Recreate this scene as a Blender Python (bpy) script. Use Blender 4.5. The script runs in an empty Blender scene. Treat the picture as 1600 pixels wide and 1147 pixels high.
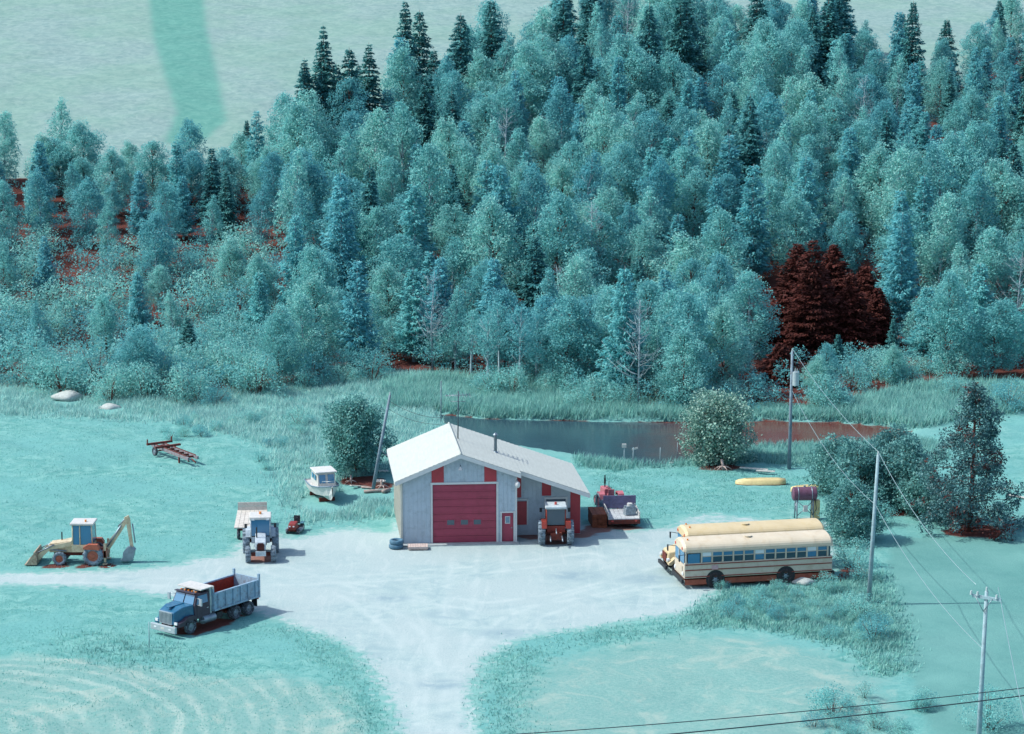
import bpy, math, random
import numpy as np
from mathutils import Vector, Matrix, Euler

random.seed(7)
RNG = np.random.default_rng(11)
scene = bpy.context.scene
col = scene.collection

# ------------------------------------------------------------------ camera
CAM_H, DEP, FPX, PW, PH = 41.0, math.radians(10.3), 3600.0, 1600.0, 1147.0
cam_data = bpy.data.cameras.new("camera")
cam = bpy.data.objects.new("camera", cam_data)
col.objects.link(cam)
cam.location = (0, 0, CAM_H)
cam.rotation_euler = (math.radians(90) - DEP, 0, 0)
cam_data.sensor_width = 36.0
cam_data.lens = 36.0 * FPX / PW
cam_data.clip_start = 1.0
cam_data.clip_end = 8000.0
scene.camera = cam

# ------------------------------------------------------------------ sky, sun, exposure
SUN_EL, SUN_AZ = math.radians(50), math.radians(-2)
to_sun = Vector((-math.cos(SUN_EL) * math.cos(SUN_AZ), math.cos(SUN_EL) * math.sin(SUN_AZ), math.sin(SUN_EL)))
world = bpy.data.worlds.new("World")
scene.world = world
world.use_nodes = True
wn = world.node_tree
bg = wn.nodes["Background"]
sky = wn.nodes.new("ShaderNodeTexSky")
sky.sky_type = 'NISHITA'
sky.sun_disc = False
sky.sun_elevation = SUN_EL
sky.sun_rotation = math.atan2(to_sun.x, to_sun.y)
sky.dust_density = 2.0
bg.inputs["Strength"].default_value = 0.15
wn.links.new(sky.outputs[0], bg.inputs[0])
sun_data = bpy.data.lights.new("sun", 'SUN')
sun_data.energy = 3.0
sun_data.angle = math.radians(0.6)
sun_data.color = (1.0, 0.96, 0.88)
sun = bpy.data.objects.new("sun", sun_data)
col.objects.link(sun)
sun.location = (-100, 100, 150)
sun.rotation_euler = to_sun.to_track_quat('Z', 'Y').to_euler()
vs = scene.view_settings
vs.view_transform = 'Standard'
vs.look = 'None'
vs.gamma = 1.0
vs.use_curve_mapping = False
vs.exposure = 0.7
scene.cycles.use_denoising = True
scene.cycles.max_bounces = 5
scene.cycles.diffuse_bounces = 3
scene.cycles.transparent_max_bounces = 8
scene.render.film_transparent = False

# ------------------------------------------------------------------ level yard, hillside behind the pond
_hy = np.linspace(0, 4000, 8001)
_hs = np.interp(_hy, [0, 221, 243, 300, 330, 470, 760, 1200, 4000], [0, 0, .235, .235, .17, .15, .05, 0, 0])
_hz = np.concatenate([[0], np.cumsum((_hs[1:] + _hs[:-1]) / 2 * (_hy[1] - _hy[0]))])
def hill(y):
    return np.interp(y, _hy, _hz)

# ------------------------------------------------------------------ pixel of the survey photo -> point on the ground
def G(px, py, z=None):
    cx = (px - PW / 2) / FPX
    cy = (PH / 2 - py) / FPX
    d = Vector((cx, math.cos(DEP) + cy * math.sin(DEP), -math.sin(DEP) + cy * math.cos(DEP)))
    o = Vector((0, 0, CAM_H))
    if z is not None:
        return o + d * ((z - CAM_H) / d.z)
    lo, hi = 20.0, 3000.0
    t = lo
    while t < hi:
        q = o + d * (t + 2)
        if q.z <= hill(q.y):
            break
        t += 2
    lo, hi = t, t + 2
    for _ in range(22):
        m = (lo + hi) / 2
        q = o + d * m
        if q.z <= hill(q.y):
            hi = m
        else:
            lo = m
    return o + d * hi

def GP(pts, z=None):
    return np.array([[*G(x, y, z).xy] for x, y in pts])

# ------------------------------------------------------------------ materials
def lin(c):
    c = c / 255.0
    return c / 12.92 if c <= 0.04045 else ((c + 0.055) / 1.055) ** 2.4

ALB = 0.62
def C(r, g, b, k=1.0):
    return tuple(min(0.85, lin(v) * ALB * k) for v in (r, g, b))

MATS = {}
def new_mat(name):
    m = bpy.data.materials.new(name)
    m.use_nodes = True
    nt = m.node_tree
    return m, nt, nt.nodes["Principled BSDF"], nt.nodes, nt.links

def mixc(nt, fac, a, b, blend='MIX'):
    n = nt.nodes.new("ShaderNodeMix")
    n.data_type = 'RGBA'
    n.blend_type = blend
    for sock, v in ((n.inputs[0], fac), (n.inputs[6], a), (n.inputs[7], b)):
        if hasattr(v, "is_output"):
            nt.links.new(v, sock)
        elif isinstance(v, (int, float)):
            sock.default_value = v
        else:
            sock.default_value = (*v[:3], 1)
    return n.outputs[2]

def noise(nt, scale, detail=4, rough=0.55, coord=None, dist=0.0):
    n = nt.nodes.new("ShaderNodeTexNoise")
    n.inputs["Scale"].default_value = scale
    n.inputs["Detail"].default_value = detail
    n.inputs["Roughness"].default_value = rough
    n.inputs["Distortion"].default_value = dist
    if coord is not None:
        nt.links.new(coord, n.inputs["Vector"])
    return n.outputs["Fac"]

def ramp(nt, fac, lo, hi):
    n = nt.nodes.new("ShaderNodeMapRange")
    nt.links.new(fac, n.inputs[0])
    n.inputs[1].default_value = lo
    n.inputs[2].default_value = hi
    n.interpolation_type = 'SMOOTHSTEP'
    return n.outputs[0]

def mth(nt, op, a, b=0.0):
    n = nt.nodes.new("ShaderNodeMath")
    n.operation = op
    for s, v in ((n.inputs[0], a), (n.inputs[1], b)):
        if hasattr(v, "is_output"):
            nt.links.new(v, s)
        else:
            s.default_value = v
    return n.outputs[0]

def attr(nt, name):
    n = nt.nodes.new("ShaderNodeAttribute")
    n.attribute_name = name
    return n.outputs["Fac"]

def bump(nt, p, h, strength, dist=0.05):
    b = nt.nodes.new("ShaderNodeBump")
    b.inputs["Strength"].default_value = strength
    b.inputs["Distance"].default_value = dist
    nt.links.new(h, b.inputs["Height"])
    nt.links.new(b.outputs[0], p.inputs["Normal"])

def scl(c, k):
    return tuple(min(0.9, v * k) for v in c)

def M(name, c, rough=0.6, metal=0.0, var=0.18, scale=2.5, wear=None, wear_amt=0.45, spec=0.4):
    """painted / metal / wooden surface: mottled colour plus worn or dusty patches"""
    if name in MATS:
        return MATS[name]
    m, nt, p, N, L = new_mat(name)
    tc = N.new("ShaderNodeTexCoord").outputs["Object"]
    n1 = noise(nt, scale, 5, 0.6, tc)
    cc = mixc(nt, ramp(nt, n1, 0.3, 0.7), scl(c, 1 - var), scl(c, 1 + var))
    if wear is not None:
        n2 = noise(nt, scale * 2.3, 6, 0.7, tc, 0.4)
        cc = mixc(nt, mth(nt, 'MULTIPLY', ramp(nt, n2, 0.47, 0.66), min(1.0, wear_amt * 1.35)), cc, wear)
    L.new(cc, p.inputs["Base Color"])
    p.inputs["Roughness"].default_value = rough
    p.inputs["Metallic"].default_value = metal
    p.inputs["Specular IOR Level"].default_value = spec
    MATS[name] = m
    return m

def M_leaf(name, ca, cb, cc=None, rough=0.5, trans=0.3, hue=0.5, soft=0.0, red_brown=None, red_brown_amt=0.0):
    """foliage: every leaf its own tone, every tree its own tint"""
    if name in MATS:
        return MATS[name]
    m, nt, p, N, L = new_mat(name)
    geo = N.new("ShaderNodeNewGeometry")
    oi = N.new("ShaderNodeObjectInfo")
    a = mixc(nt, geo.outputs["Random Per Island"], ca, cb)
    if cc is not None:
        a = mixc(nt, mth(nt, 'MULTIPLY', oi.outputs["Random"], hue), a, cc)
    tc = N.new("ShaderNodeTexCoord").outputs["Object"]
    br = ramp(nt, noise(nt, 0.55, 3, 0.6, tc), 0.3, 0.7)
    a = mixc(nt, br, mixc(nt, 1.0, a, (0.72, 0.78, 0.8), 'MULTIPLY'), mixc(nt, 1.0, a, (1.2, 1.15, 1.12), 'MULTIPLY'))
    if red_brown is not None:
        rn = mth(nt, 'ADD', mth(nt, 'MULTIPLY', noise(nt, 0.45, 3, 0.6, tc), 1.6), mth(nt, 'MULTIPLY', geo.outputs["Random Per Island"], 0.12))
        a = mixc(nt, ramp(nt, rn, 1.0 - red_brown_amt * .5, 1.12 - red_brown_amt * .5), a, red_brown)
    L.new(a, p.inputs["Base Color"])
    p.inputs["Roughness"].default_value = rough
    p.inputs["Specular IOR Level"].default_value = 0.25
    if soft:
        vm = N.new("ShaderNodeVectorMath")
        vm.operation = 'MULTIPLY_ADD'
        L.new(geo.outputs["Normal"], vm.inputs[0])
        vm.inputs[1].default_value = (1 - soft,) * 3
        vm.inputs[2].default_value = (0, 0, soft)
        L.new(vm.outputs[0], p.inputs["Normal"])
    tr = N.new("ShaderNodeBsdfTranslucent")
    L.new(a, tr.inputs["Color"])
    mx = N.new("ShaderNodeMixShader")
    mx.inputs[0].default_value = trans
    L.new(p.outputs[0], mx.inputs[1])
    L.new(tr.outputs[0], mx.inputs[2])
    L.new(mx.outputs[0], N["Material Output"].inputs[0])
    MATS[name] = m
    return m

def M_glass(name, c, rough=0.08):
    if name in MATS:
        return MATS[name]
    m, nt, p, N, L = new_mat(name)
    p.inputs["Base Color"].default_value = (*c, 1)
    p.inputs["Roughness"].default_value = rough
    p.inputs["Specular IOR Level"].default_value = 0.8
    MATS[name] = m
    return m

# ------------------------------------------------------------------ mesh helpers
class MB:
    def __init__(self):
        self.v, self.f, self.s = [], [], []

    def add(self, vs, fs, smooth=False):
        o = len(self.v)
        self.v += [tuple(q) for q in vs]
        self.f += [[i + o for i in f] for f in fs]
        self.s += [smooth] * len(fs)
        return self

    def box(self, cx, cy, cz, sx, sy, sz, rz=0, ry=0, rx=0):
        E = Euler((rx, ry, rz)).to_matrix()
        c = Vector((cx, cy, cz))
        vs = [c + E @ Vector((x * sx / 2, y * sy / 2, z * sz / 2)) for z in (-1, 1) for x, y in ((-1, -1), (1, -1), (1, 1), (-1, 1))]
        return self.hexa(vs)

    def hexa(self, vs):
        return self.add(vs, [(3, 2, 1, 0), (4, 5, 6, 7), (0, 1, 5, 4), (1, 2, 6, 5), (2, 3, 7, 6), (3, 0, 4, 7)])

    def prism(self, prof, y0, y1, y0b=None):
        """profile in x,z pushed along y"""
        n = len(prof)
        vs = [(x, y0, z) for x, z in prof] + [(x, y1, z) for x, z in prof]
        fs = [list(range(n)), list(range(2 * n - 1, n - 1, -1))] + [[i, n + i, n + (i + 1) % n, (i + 1) % n] for i in range(n)]
        return self.add(vs, fs)

    def prismx(self, prof, x0, x1):
        """profile in y,z pushed along x"""
        n = len(prof)
        vs = [(x0, y, z) for y, z in prof] + [(x1, y, z) for y, z in prof]
        fs = [list(range(n - 1, -1, -1)), list(range(n, 2 * n))] + [[i, (i + 1) % n, n + (i + 1) % n, n + i] for i in range(n)]
        return self.add(vs, fs)

    def cyl(self, p0, p1, r0, r1=None, n=12, caps=True):
        p0, p1 = Vector(p0), Vector(p1)
        r1 = r0 if r1 is None else r1
        d = (p1 - p0).normalized()
        a = d.orthogonal().normalized()
        b = d.cross(a)
        ring = lambda p, r: [p + (a * math.cos(2 * math.pi * i / n) + b * math.sin(2 * math.pi * i / n)) * r for i in range(n)]
        A, B = ring(p0, r0), ring(p1, r1)
        self.add(A + B, [(i, (i + 1) % n, n + (i + 1) % n, n + i) for i in range(n)], True)
        if caps:
            self.add(A, [list(range(n - 1, -1, -1))])
            self.add(B, [list(range(n))])
        return self

    def tube(self, pts, r, n=6, r1=None):
        k = len(pts)
        r1 = r if r1 is None else r1
        pts = [Vector(p) for p in pts]
        rings = []
        a = None
        for i, p in enumerate(pts):
            d = (pts[min(i + 1, k - 1)] - pts[max(i - 1, 0)]).normalized()
            a = d.orthogonal().normalized() if a is None else (a - d * a.dot(d)).normalized()
            b = d.cross(a)
            rr = r + (r1 - r) * i / max(1, k - 1)
            rings += [p + (a * math.cos(2 * math.pi * j / n) + b * math.sin(2 * math.pi * j / n)) * rr for j in range(n)]
        fs = [(i * n + j, i * n + (j + 1) % n, (i + 1) * n + (j + 1) % n, (i + 1) * n + j) for i in range(k - 1) for j in range(n)]
        fs += [list(range(n - 1, -1, -1)), list(range((k - 1) * n, k * n))]
        return self.add(rings, fs, True)

    def lathe(self, prof, c, axis='y', n=24):
        """closed profile of (radius, along) turned round an axis through c"""
        k = len(prof)
        vs = []
        for i in range(n):
            t = 2 * math.pi * i / n
            for r, s in prof:
                q = {'y': (r * math.cos(t), s, r * math.sin(t)), 'x': (s, r * math.cos(t), r * math.sin(t)), 'z': (r * math.cos(t), r * math.sin(t), s)}[axis]
                vs.append((c[0] + q[0], c[1] + q[1], c[2] + q[2]))
        fs = [(i * k + j, i * k + (j + 1) % k, ((i + 1) % n) * k + (j + 1) % k, ((i + 1) % n) * k + j) for i in range(n) for j in range(k)]
        return self.add(vs, fs, True)

    def sphere(self, c, r, n=10, sz=1.0):
        vs, fs = [], []
        for i in range(n + 1):
            th = math.pi * i / n
            for j in range(2 * n):
                ph = math.pi * j / n
                vs.append((c[0] + r * math.sin(th) * math.cos(ph), c[1] + r * math.sin(th) * math.sin(ph), c[2] + r * sz * math.cos(th)))
        for i in range(n):
            for j in range(2 * n):
                fs.append((i * 2 * n + j, (i + 1) * 2 * n + j, (i + 1) * 2 * n + (j + 1) % (2 * n), i * 2 * n + (j + 1) % (2 * n)))
        return self.add(vs, fs, True)

    def xform(self, fn):
        self.v = [tuple(fn(*p)) for p in self.v]
        return self

    def mesh(self, name, mat):
        me = bpy.data.meshes.new(name)
        me.from_pydata(self.v, [], self.f)
        me.polygons.foreach_set("use_smooth", self.s)
        me.materials.append(mat)
        me.update()
        return me

    def build(self, name, mat, parent=None, bevel=0.0, loc=None):
        o = bpy.data.objects.new(name, self.mesh(name, mat))
        col.objects.link(o)
        if parent is not None:
            o.parent = parent
        if loc is not None:
            o.location = loc
        if bevel:
            b = o.modifiers.new("bevel", 'BEVEL')
            b.width = bevel
            b.segments = 2
            b.limit_method = 'ANGLE'
        return o

def tag(o, label=None, cat=None, group=None, kind=None):
    for k, v in (("label", label), ("category", cat), ("group", group), ("kind", kind)):
        if v:
            o[k] = v
    return o

def thing(name, label, cat, loc=(0, 0, 0), rz=0.0, group=None):
    o = bpy.data.objects.new(name, None)
    o.empty_display_size = 0.3
    col.objects.link(o)
    o.location = loc
    o.rotation_euler = (0, 0, rz)
    return tag(o, label, cat, group)

def inst(name, me, parent=None, loc=(0, 0, 0), rz=0.0, sc=(1, 1, 1)):
    o = bpy.data.objects.new(name, me)
    col.objects.link(o)
    o.parent = parent
    o.location = loc
    o.rotation_euler = (0, 0, rz)
    o.scale = sc
    return o

def np_mesh(name, verts, faces, mat, smooth=False):
    """verts (n,3), faces (m,k) arrays"""
    me = bpy.data.meshes.new(name)
    m, k = faces.shape
    me.vertices.add(len(verts))
    me.vertices.foreach_set("co", np.ascontiguousarray(verts, dtype=np.float32).ravel())
    me.loops.add(m * k)
    me.loops.foreach_set("vertex_index", np.ascontiguousarray(faces, dtype=np.int32).ravel())
    me.polygons.add(m)
    me.polygons.foreach_set("loop_start", np.arange(0, m * k, k, dtype=np.int32))
    me.polygons.foreach_set("use_smooth", np.full(m, smooth))
    me.materials.append(mat)
    me.update(calc_edges=True)
    me.validate()
    return me

def put_attr(me, name, vals):
    a = me.attributes.new(name, 'FLOAT', 'POINT')
    a.data.foreach_set("value", np.ascontiguousarray(vals, dtype=np.float32))

def sdist(P, poly):
    """signed distance to a polygon, positive inside"""
    P = np.asarray(P, dtype=float)
    n = len(poly)
    d = np.full(len(P), 1e9)
    inside = np.zeros(len(P), bool)
    for i in range(n):
        a, b = poly[i], poly[(i + 1) % n]
        ab = b - a
        t = np.clip(((P - a) @ ab) / (ab @ ab), 0, 1)
        d = np.minimum(d, np.hypot(*(P - a - t[:, None] * ab).T))
        c = (a[1] > P[:, 1]) != (b[1] > P[:, 1])
        xi = a[0] + (P[:, 1] - a[1]) / (b[1] - a[1] + 1e-12) * (b[0] - a[0])
        inside ^= c & (P[:, 0] < xi)
    return np.where(inside, d, -d)

def smooth01(x, lo, hi):
    t = np.clip((x - lo) / (hi - lo), 0, 1)
    return t * t * (3 - 2 * t)

def wavy(x, y, s=1.0, seed=0.0):
    """cheap smooth noise in -1..1"""
    return (np.sin(x * 0.9 * s + 1.3 * np.sin(y * 0.7 * s + seed) + seed) + np.sin(y * 1.1 * s + 1.7 * np.sin(x * 0.6 * s + 2 * seed) + 2.1)
            + 0.6 * np.sin((x + y) * 2.1 * s + 3 * seed) + 0.5 * np.sin((x - 1.4 * y) * 3.3 * s + seed)) / 3.1

# ================================================================== SETTING
POND = GP([(682, 640), (760, 648), (850, 650), (940, 652), (1080, 654), (1200, 651), (1300, 653), (1385, 660), (1425, 668), (1398, 682), (1330, 690),
           (1180, 694), (1095, 702), (1070, 716), (1020, 724), (960, 720), (900, 705), (800, 690), (720, 672)])
YARD = GP([(-120, 896), (0, 893), (120, 890), (210, 886), (275, 880), (300, 870), (345, 866), (365, 846), (372, 838), (420, 830), (465, 838), (510, 826), (560, 822), (600, 828),
           (622, 806), (640, 800), (800, 790), (925, 815), (985, 826), (1040, 822), (1062, 808), (1105, 800), (1160, 806), (1225, 812), (1262, 806), (1300, 812), (1316, 850), (1312, 888),
           (1296, 908), (1200, 914), (1150, 916), (1128, 930), (1100, 950), (1075, 962), (1000, 972), (930, 984), (860, 994), (812, 1006), (776, 1030), (758, 1062), (752, 1100), (766, 1160),
           (772, 1240), (600, 1240), (606, 1147), (594, 1104), (572, 1062), (545, 1022), (505, 1000), (462, 986), (420, 968), (395, 962), (330, 950), (290, 945), (235, 932), (150, 922), (0, 917), (-120, 918)])
FOREST = GP([(-260, 600), (20, 606), (120, 618), (250, 628), (330, 634), (400, 612), (560, 584), (700, 588), (850, 606), (930, 640), (1080, 648), (1200, 645), (1290, 640), (1330, 622), (1440, 598), (1600, 592),
             (1900, 590), (1900, 80), (1560, 80), (1540, 100), (1500, 135), (1360, 130), (1330, 78), (860, 84), (840, 122), (720, 140), (690, 185), (560, 212), (462, 248), (425, 285), (200, 285), (80, 275), (-260, 290)])
HAY = GP([(-900, 330), (0, 310), (200, 300), (300, 290), (430, 280), (520, 190), (900, 160), (1340, 200), (1530, 220), (2200, 180), (2600, -90), (-1400, -90)])
BAND = GP([(226, -60), (312, -60), (322, 40), (338, 110), (354, 190), (300, 232), (258, 222), (276, 175), (258, 120), (240, 60)])
FIELD = GP([(1392, 842), (1500, 838), (1800, 845), (1900, 1300), (1500, 1300), (1452, 1140), (1420, 1050), (1398, 985), (1385, 930)])
MOWN_L = GP([(-200, 1046), (40, 1022), (130, 1034), (240, 1044), (330, 1062), (430, 1056), (520, 1075), (560, 1120), (575, 1300), (-200, 1300)])
MOWN_R = GP([(800, 1180), (812, 1090), (850, 1040), (950, 1012), (1060, 992), (1170, 994), (1290, 1020), (1370, 1060), (1400, 1110), (1380, 1180), (1200, 1260), (820, 1260)])
ROUGH = GP([(-200, 585), (30, 592), (330, 616), (560, 578), (700, 590), (690, 640), (640, 700), (610, 800), (560, 815), (470, 818), (420, 700), (330, 670), (230, 655), (60, 650), (-200, 640)])
RC_L, RC_R = G(-90, 1150).xy, G(1010, 1066).xy

def ground_z(x, y):
    P = np.column_stack([np.atleast_1d(x), np.atleast_1d(y)]).astype(float)
    sp = sdist(P, POND)
    sy = sdist(P, YARD)
    z = -1.1 * smooth01(sp, -0.9, 1.2)
    rough = smooth01(-sy, 3.0, 14.0)
    return hill(P[:, 1]) + z + rough * 0.22 * wavy(P[:, 0], P[:, 1], 0.55, 0.7) * (1 - smooth01(sp, -6, -2))

def axis(core0, core1, step, far):
    a = list(np.arange(core0, core1 + 1e-6, step))
    s, q = step, core1
    out = []
    while q < far:
        s *= 1.45
        q += s
        out.append(q)
    s, q, lo = step, core0, []
    while q > -far:
        s *= 1.45
        q -= s
        lo.append(q)
    return np.array(lo[::-1] + a + out)

def grid_mesh(name, xs, ys, mat, zfun, keep=None):
    X, Y = np.meshgrid(xs, ys)
    V = np.column_stack([X.ravel(), Y.ravel(), zfun(X.ravel(), Y.ravel())])
    nx, ny = len(xs), len(ys)
    i = (np.arange(ny - 1)[:, None] * nx + np.arange(nx - 1)[None, :]).ravel()
    F = np.column_stack([i, i + 1, i + nx + 1, i + nx])
    if keep is not None:
        F = F[keep(V[F].mean(axis=1))]
        used = np.unique(F)
        remap = np.zeros(len(V), int)
        remap[used] = np.arange(len(used))
        V, F = V[used], remap[F]
    return np_mesh(name, V, F, mat, True), V

# ---- ground material
def ground_material():
    m, nt, p, N, L = new_mat("ground")
    tc = N.new("ShaderNodeTexCoord").outputs["Object"]
    fine = noise(nt, 5.0, 6, 0.75, tc)
    mid = noise(nt, 0.9, 5, 0.65, tc, 0.6)
    big = noise(nt, 0.13, 4, 0.6, tc)
    spk = noise(nt, 16.0, 3, 0.8, tc)
    g = mixc(nt, ramp(nt, mid, 0.32, 0.68), C(98, 170, 166), C(146, 206, 200))
    g = mixc(nt, ramp(nt, big, 0.35, 0.65), g, C(122, 190, 188))
    g = mixc(nt, mth(nt, 'MULTIPLY', ramp(nt, fine, 0.42, 0.72), 0.55), g, C(90, 154, 152))
    def zone(base, name, colr, amt, lo=0.2, hi=0.8):
        w = mth(nt, 'ADD', attr(nt, name), mth(nt, 'MULTIPLY', mth(nt, 'SUBTRACT', mid, 0.5), 0.9))
        return mixc(nt, mth(nt, 'MULTIPLY', ramp(nt, w, lo, hi), amt), base, colr)
    # rough meadow
    g = zone(g, "w_rough", mixc(nt, ramp(nt, fine, 0.3, 0.7), C(104, 172, 170), C(150, 208, 202)), 0.7)
    # right-hand pasture: smooth and darker
    g = zone(g, "w_field", mixc(nt, ramp(nt, big, 0.3, 0.7), C(100, 160, 157), C(120, 177, 172)), 0.9)
    # hay field far away with an uncut band
    g = zone(g, "w_hay", mixc(nt, ramp(nt, noise(nt, 0.05, 5, 0.65, tc), 0.38, 0.62), mixc(nt, ramp(nt, mid, 0.3, 0.7), C(132, 172, 164), C(154, 188, 178)), mixc(nt, ramp(nt, mid, 0.3, 0.7), C(134, 168, 168), C(162, 190, 186))), 0.95)
    g = zone(g, "w_band", mixc(nt, ramp(nt, mid, 0.3, 0.7), C(92, 160, 150), C(112, 176, 164)), 0.9, 0.1, 0.9)
    # mown rings
    cx = N.new("ShaderNodeCombineXYZ")
    L.new(mth(nt, 'ADD', attr(nt, "ring"), mth(nt, 'MULTIPLY', noise(nt, 0.25, 3, 0.5, tc), 2.2)), cx.inputs[0])
    L.new(attr(nt, "arc"), cx.inputs[1])
    sw = mth(nt, 'ADD', mth(nt, 'MULTIPLY', attr(nt, "ring"), 4.4), mth(nt, 'MULTIPLY', noise(nt, 0.2, 3, 0.6, tc), 9.0))
    sw = mth(nt, 'ADD', mth(nt, 'MULTIPLY', mth(nt, 'SINE', sw), 0.22), noise(nt, 0.85, 4, 0.6, cx.outputs[0]))
    streak = mth(nt, 'MULTIPLY', ramp(nt, sw, 0.42, 0.78), ramp(nt, noise(nt, 0.3, 5, 0.65, tc), 0.3, 0.62))
    streak = mth(nt, 'MULTIPLY', streak, mth(nt, 'ADD', 0.45, mth(nt, 'MULTIPLY', fine, 0.8)))
    streak = mth(nt, 'MULTIPLY', streak, attr(nt, "swath"))
    w = mth(nt, 'ADD', attr(nt, "w_mown"), mth(nt, 'MULTIPLY', mth(nt, 'SUBTRACT', mid, 0.5), 1.1))
    wm = ramp(nt, w, 0.2, 0.9)
    g = mixc(nt, mth(nt, 'MULTIPLY', wm, 0.85), g, mixc(nt, ramp(nt, fine, 0.3, 0.7), C(118, 172, 168), C(152, 194, 188)))
    g = mixc(nt, mth(nt, 'MULTIPLY', wm, mth(nt, 'MULTIPLY', streak, 0.9)), g, C(204, 222, 214))
    patch = mth(nt, 'MULTIPLY', wm, ramp(nt, noise(nt, 0.32, 6, 0.7, tc, 1.0), 0.48, 0.68))
    g = mixc(nt, mth(nt, 'MULTIPLY', patch, 0.55), g, C(188, 206, 196))
    # dry straw specks
    g = mixc(nt, mth(nt, 'MULTIPLY', ramp(nt, spk, 0.62, 0.72), 0.4), g, C(176, 210, 202))
    # forest floor litter and vehicle spots, painted red-brown to carry the red shade
    w = mth(nt, 'ADD', attr(nt, "w_wood_shade"), mth(nt, 'MULTIPLY', mth(nt, 'SUBTRACT', mid, 0.5), 0.7))
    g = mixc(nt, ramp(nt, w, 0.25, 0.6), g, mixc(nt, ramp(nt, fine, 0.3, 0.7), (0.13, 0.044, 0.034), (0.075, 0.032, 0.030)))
    L.new(g, p.inputs["Base Color"])
    p.inputs["Roughness"].default_value = 0.95
    p.inputs["Specular IOR Level"].default_value = 0.1
    bump(nt, p, mth(nt, 'ADD', mth(nt, 'MULTIPLY', mid, 1.2), fine), 0.4, 0.12)
    return m

xs = axis(-104, 104, 0.8, 3000)
ys = axis(108, 440, 0.8, 3000)
gm, gv = grid_mesh("ground", xs, ys, ground_material(), ground_z)
P2 = gv[:, :2]
s_pond = sdist(P2, POND)
put_attr(gm, "w_rough", np.maximum(smooth01(sdist(P2, ROUGH), -1.5, 1.5), smooth01(s_pond, -4, -1)))
put_attr(gm, "w_field", smooth01(sdist(P2, FIELD), -1.0, 1.0))
put_attr(gm, "w_hay", smooth01(sdist(P2, HAY), -1.5, 1.5))
put_attr(gm, "w_band", smooth01(sdist(P2, BAND), -1.5, 1.5))
sl, sr = sdist(P2, MOWN_L), sdist(P2, MOWN_R)
put_attr(gm, "w_mown", np.maximum(smooth01(sl, -2.5, 2.0), smooth01(sr, -3.5, 3.5)))
ring = np.where(sl > sr, np.hypot(P2[:, 0] - RC_L[0], P2[:, 1] - RC_L[1]), np.hypot(P2[:, 0] - RC_R[0], (P2[:, 1] - RC_R[1]) * 0.6))
put_attr(gm, "ring", ring)
arc = np.where(sl > sr, np.arctan2(P2[:, 1] - RC_L[1], P2[:, 0] - RC_L[0]) * 1.0, np.arctan2(P2[:, 1] - RC_R[1], P2[:, 0] - RC_R[0]) * 1.0)
put_attr(gm, "arc", arc)
put_attr(gm, "swath", np.where(sl > sr, 0.6, 0.08))
# red shade painted under the wood, single trees and parked machines, plus pond bed
SHADE_SPOTS = [(560, 752, 2.3), (1122, 722, 1.9), (1525, 828, 2.0), (1395, 800, 1.5), (100, 612, 1.0), (245, 622, 1.2), (310, 640, 1.3), (1265, 520, 4.0), (590, 758, 1.6), (1125, 728, 2.2), (1500, 832, 1.8), (1548, 832, 1.6),
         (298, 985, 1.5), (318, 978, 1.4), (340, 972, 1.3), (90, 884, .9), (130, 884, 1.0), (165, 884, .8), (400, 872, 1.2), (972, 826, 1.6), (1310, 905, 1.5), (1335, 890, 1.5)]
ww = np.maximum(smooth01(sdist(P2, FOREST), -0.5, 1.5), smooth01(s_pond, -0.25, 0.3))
for px, py, r in SHADE_SPOTS:
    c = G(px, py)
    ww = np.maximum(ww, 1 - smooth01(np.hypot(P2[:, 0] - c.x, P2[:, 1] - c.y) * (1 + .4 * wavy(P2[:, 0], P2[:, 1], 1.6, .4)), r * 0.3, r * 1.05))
put_attr(gm, "w_wood_shade", ww)
ground = inst("ground", gm)
tag(ground, kind="structure")

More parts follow.
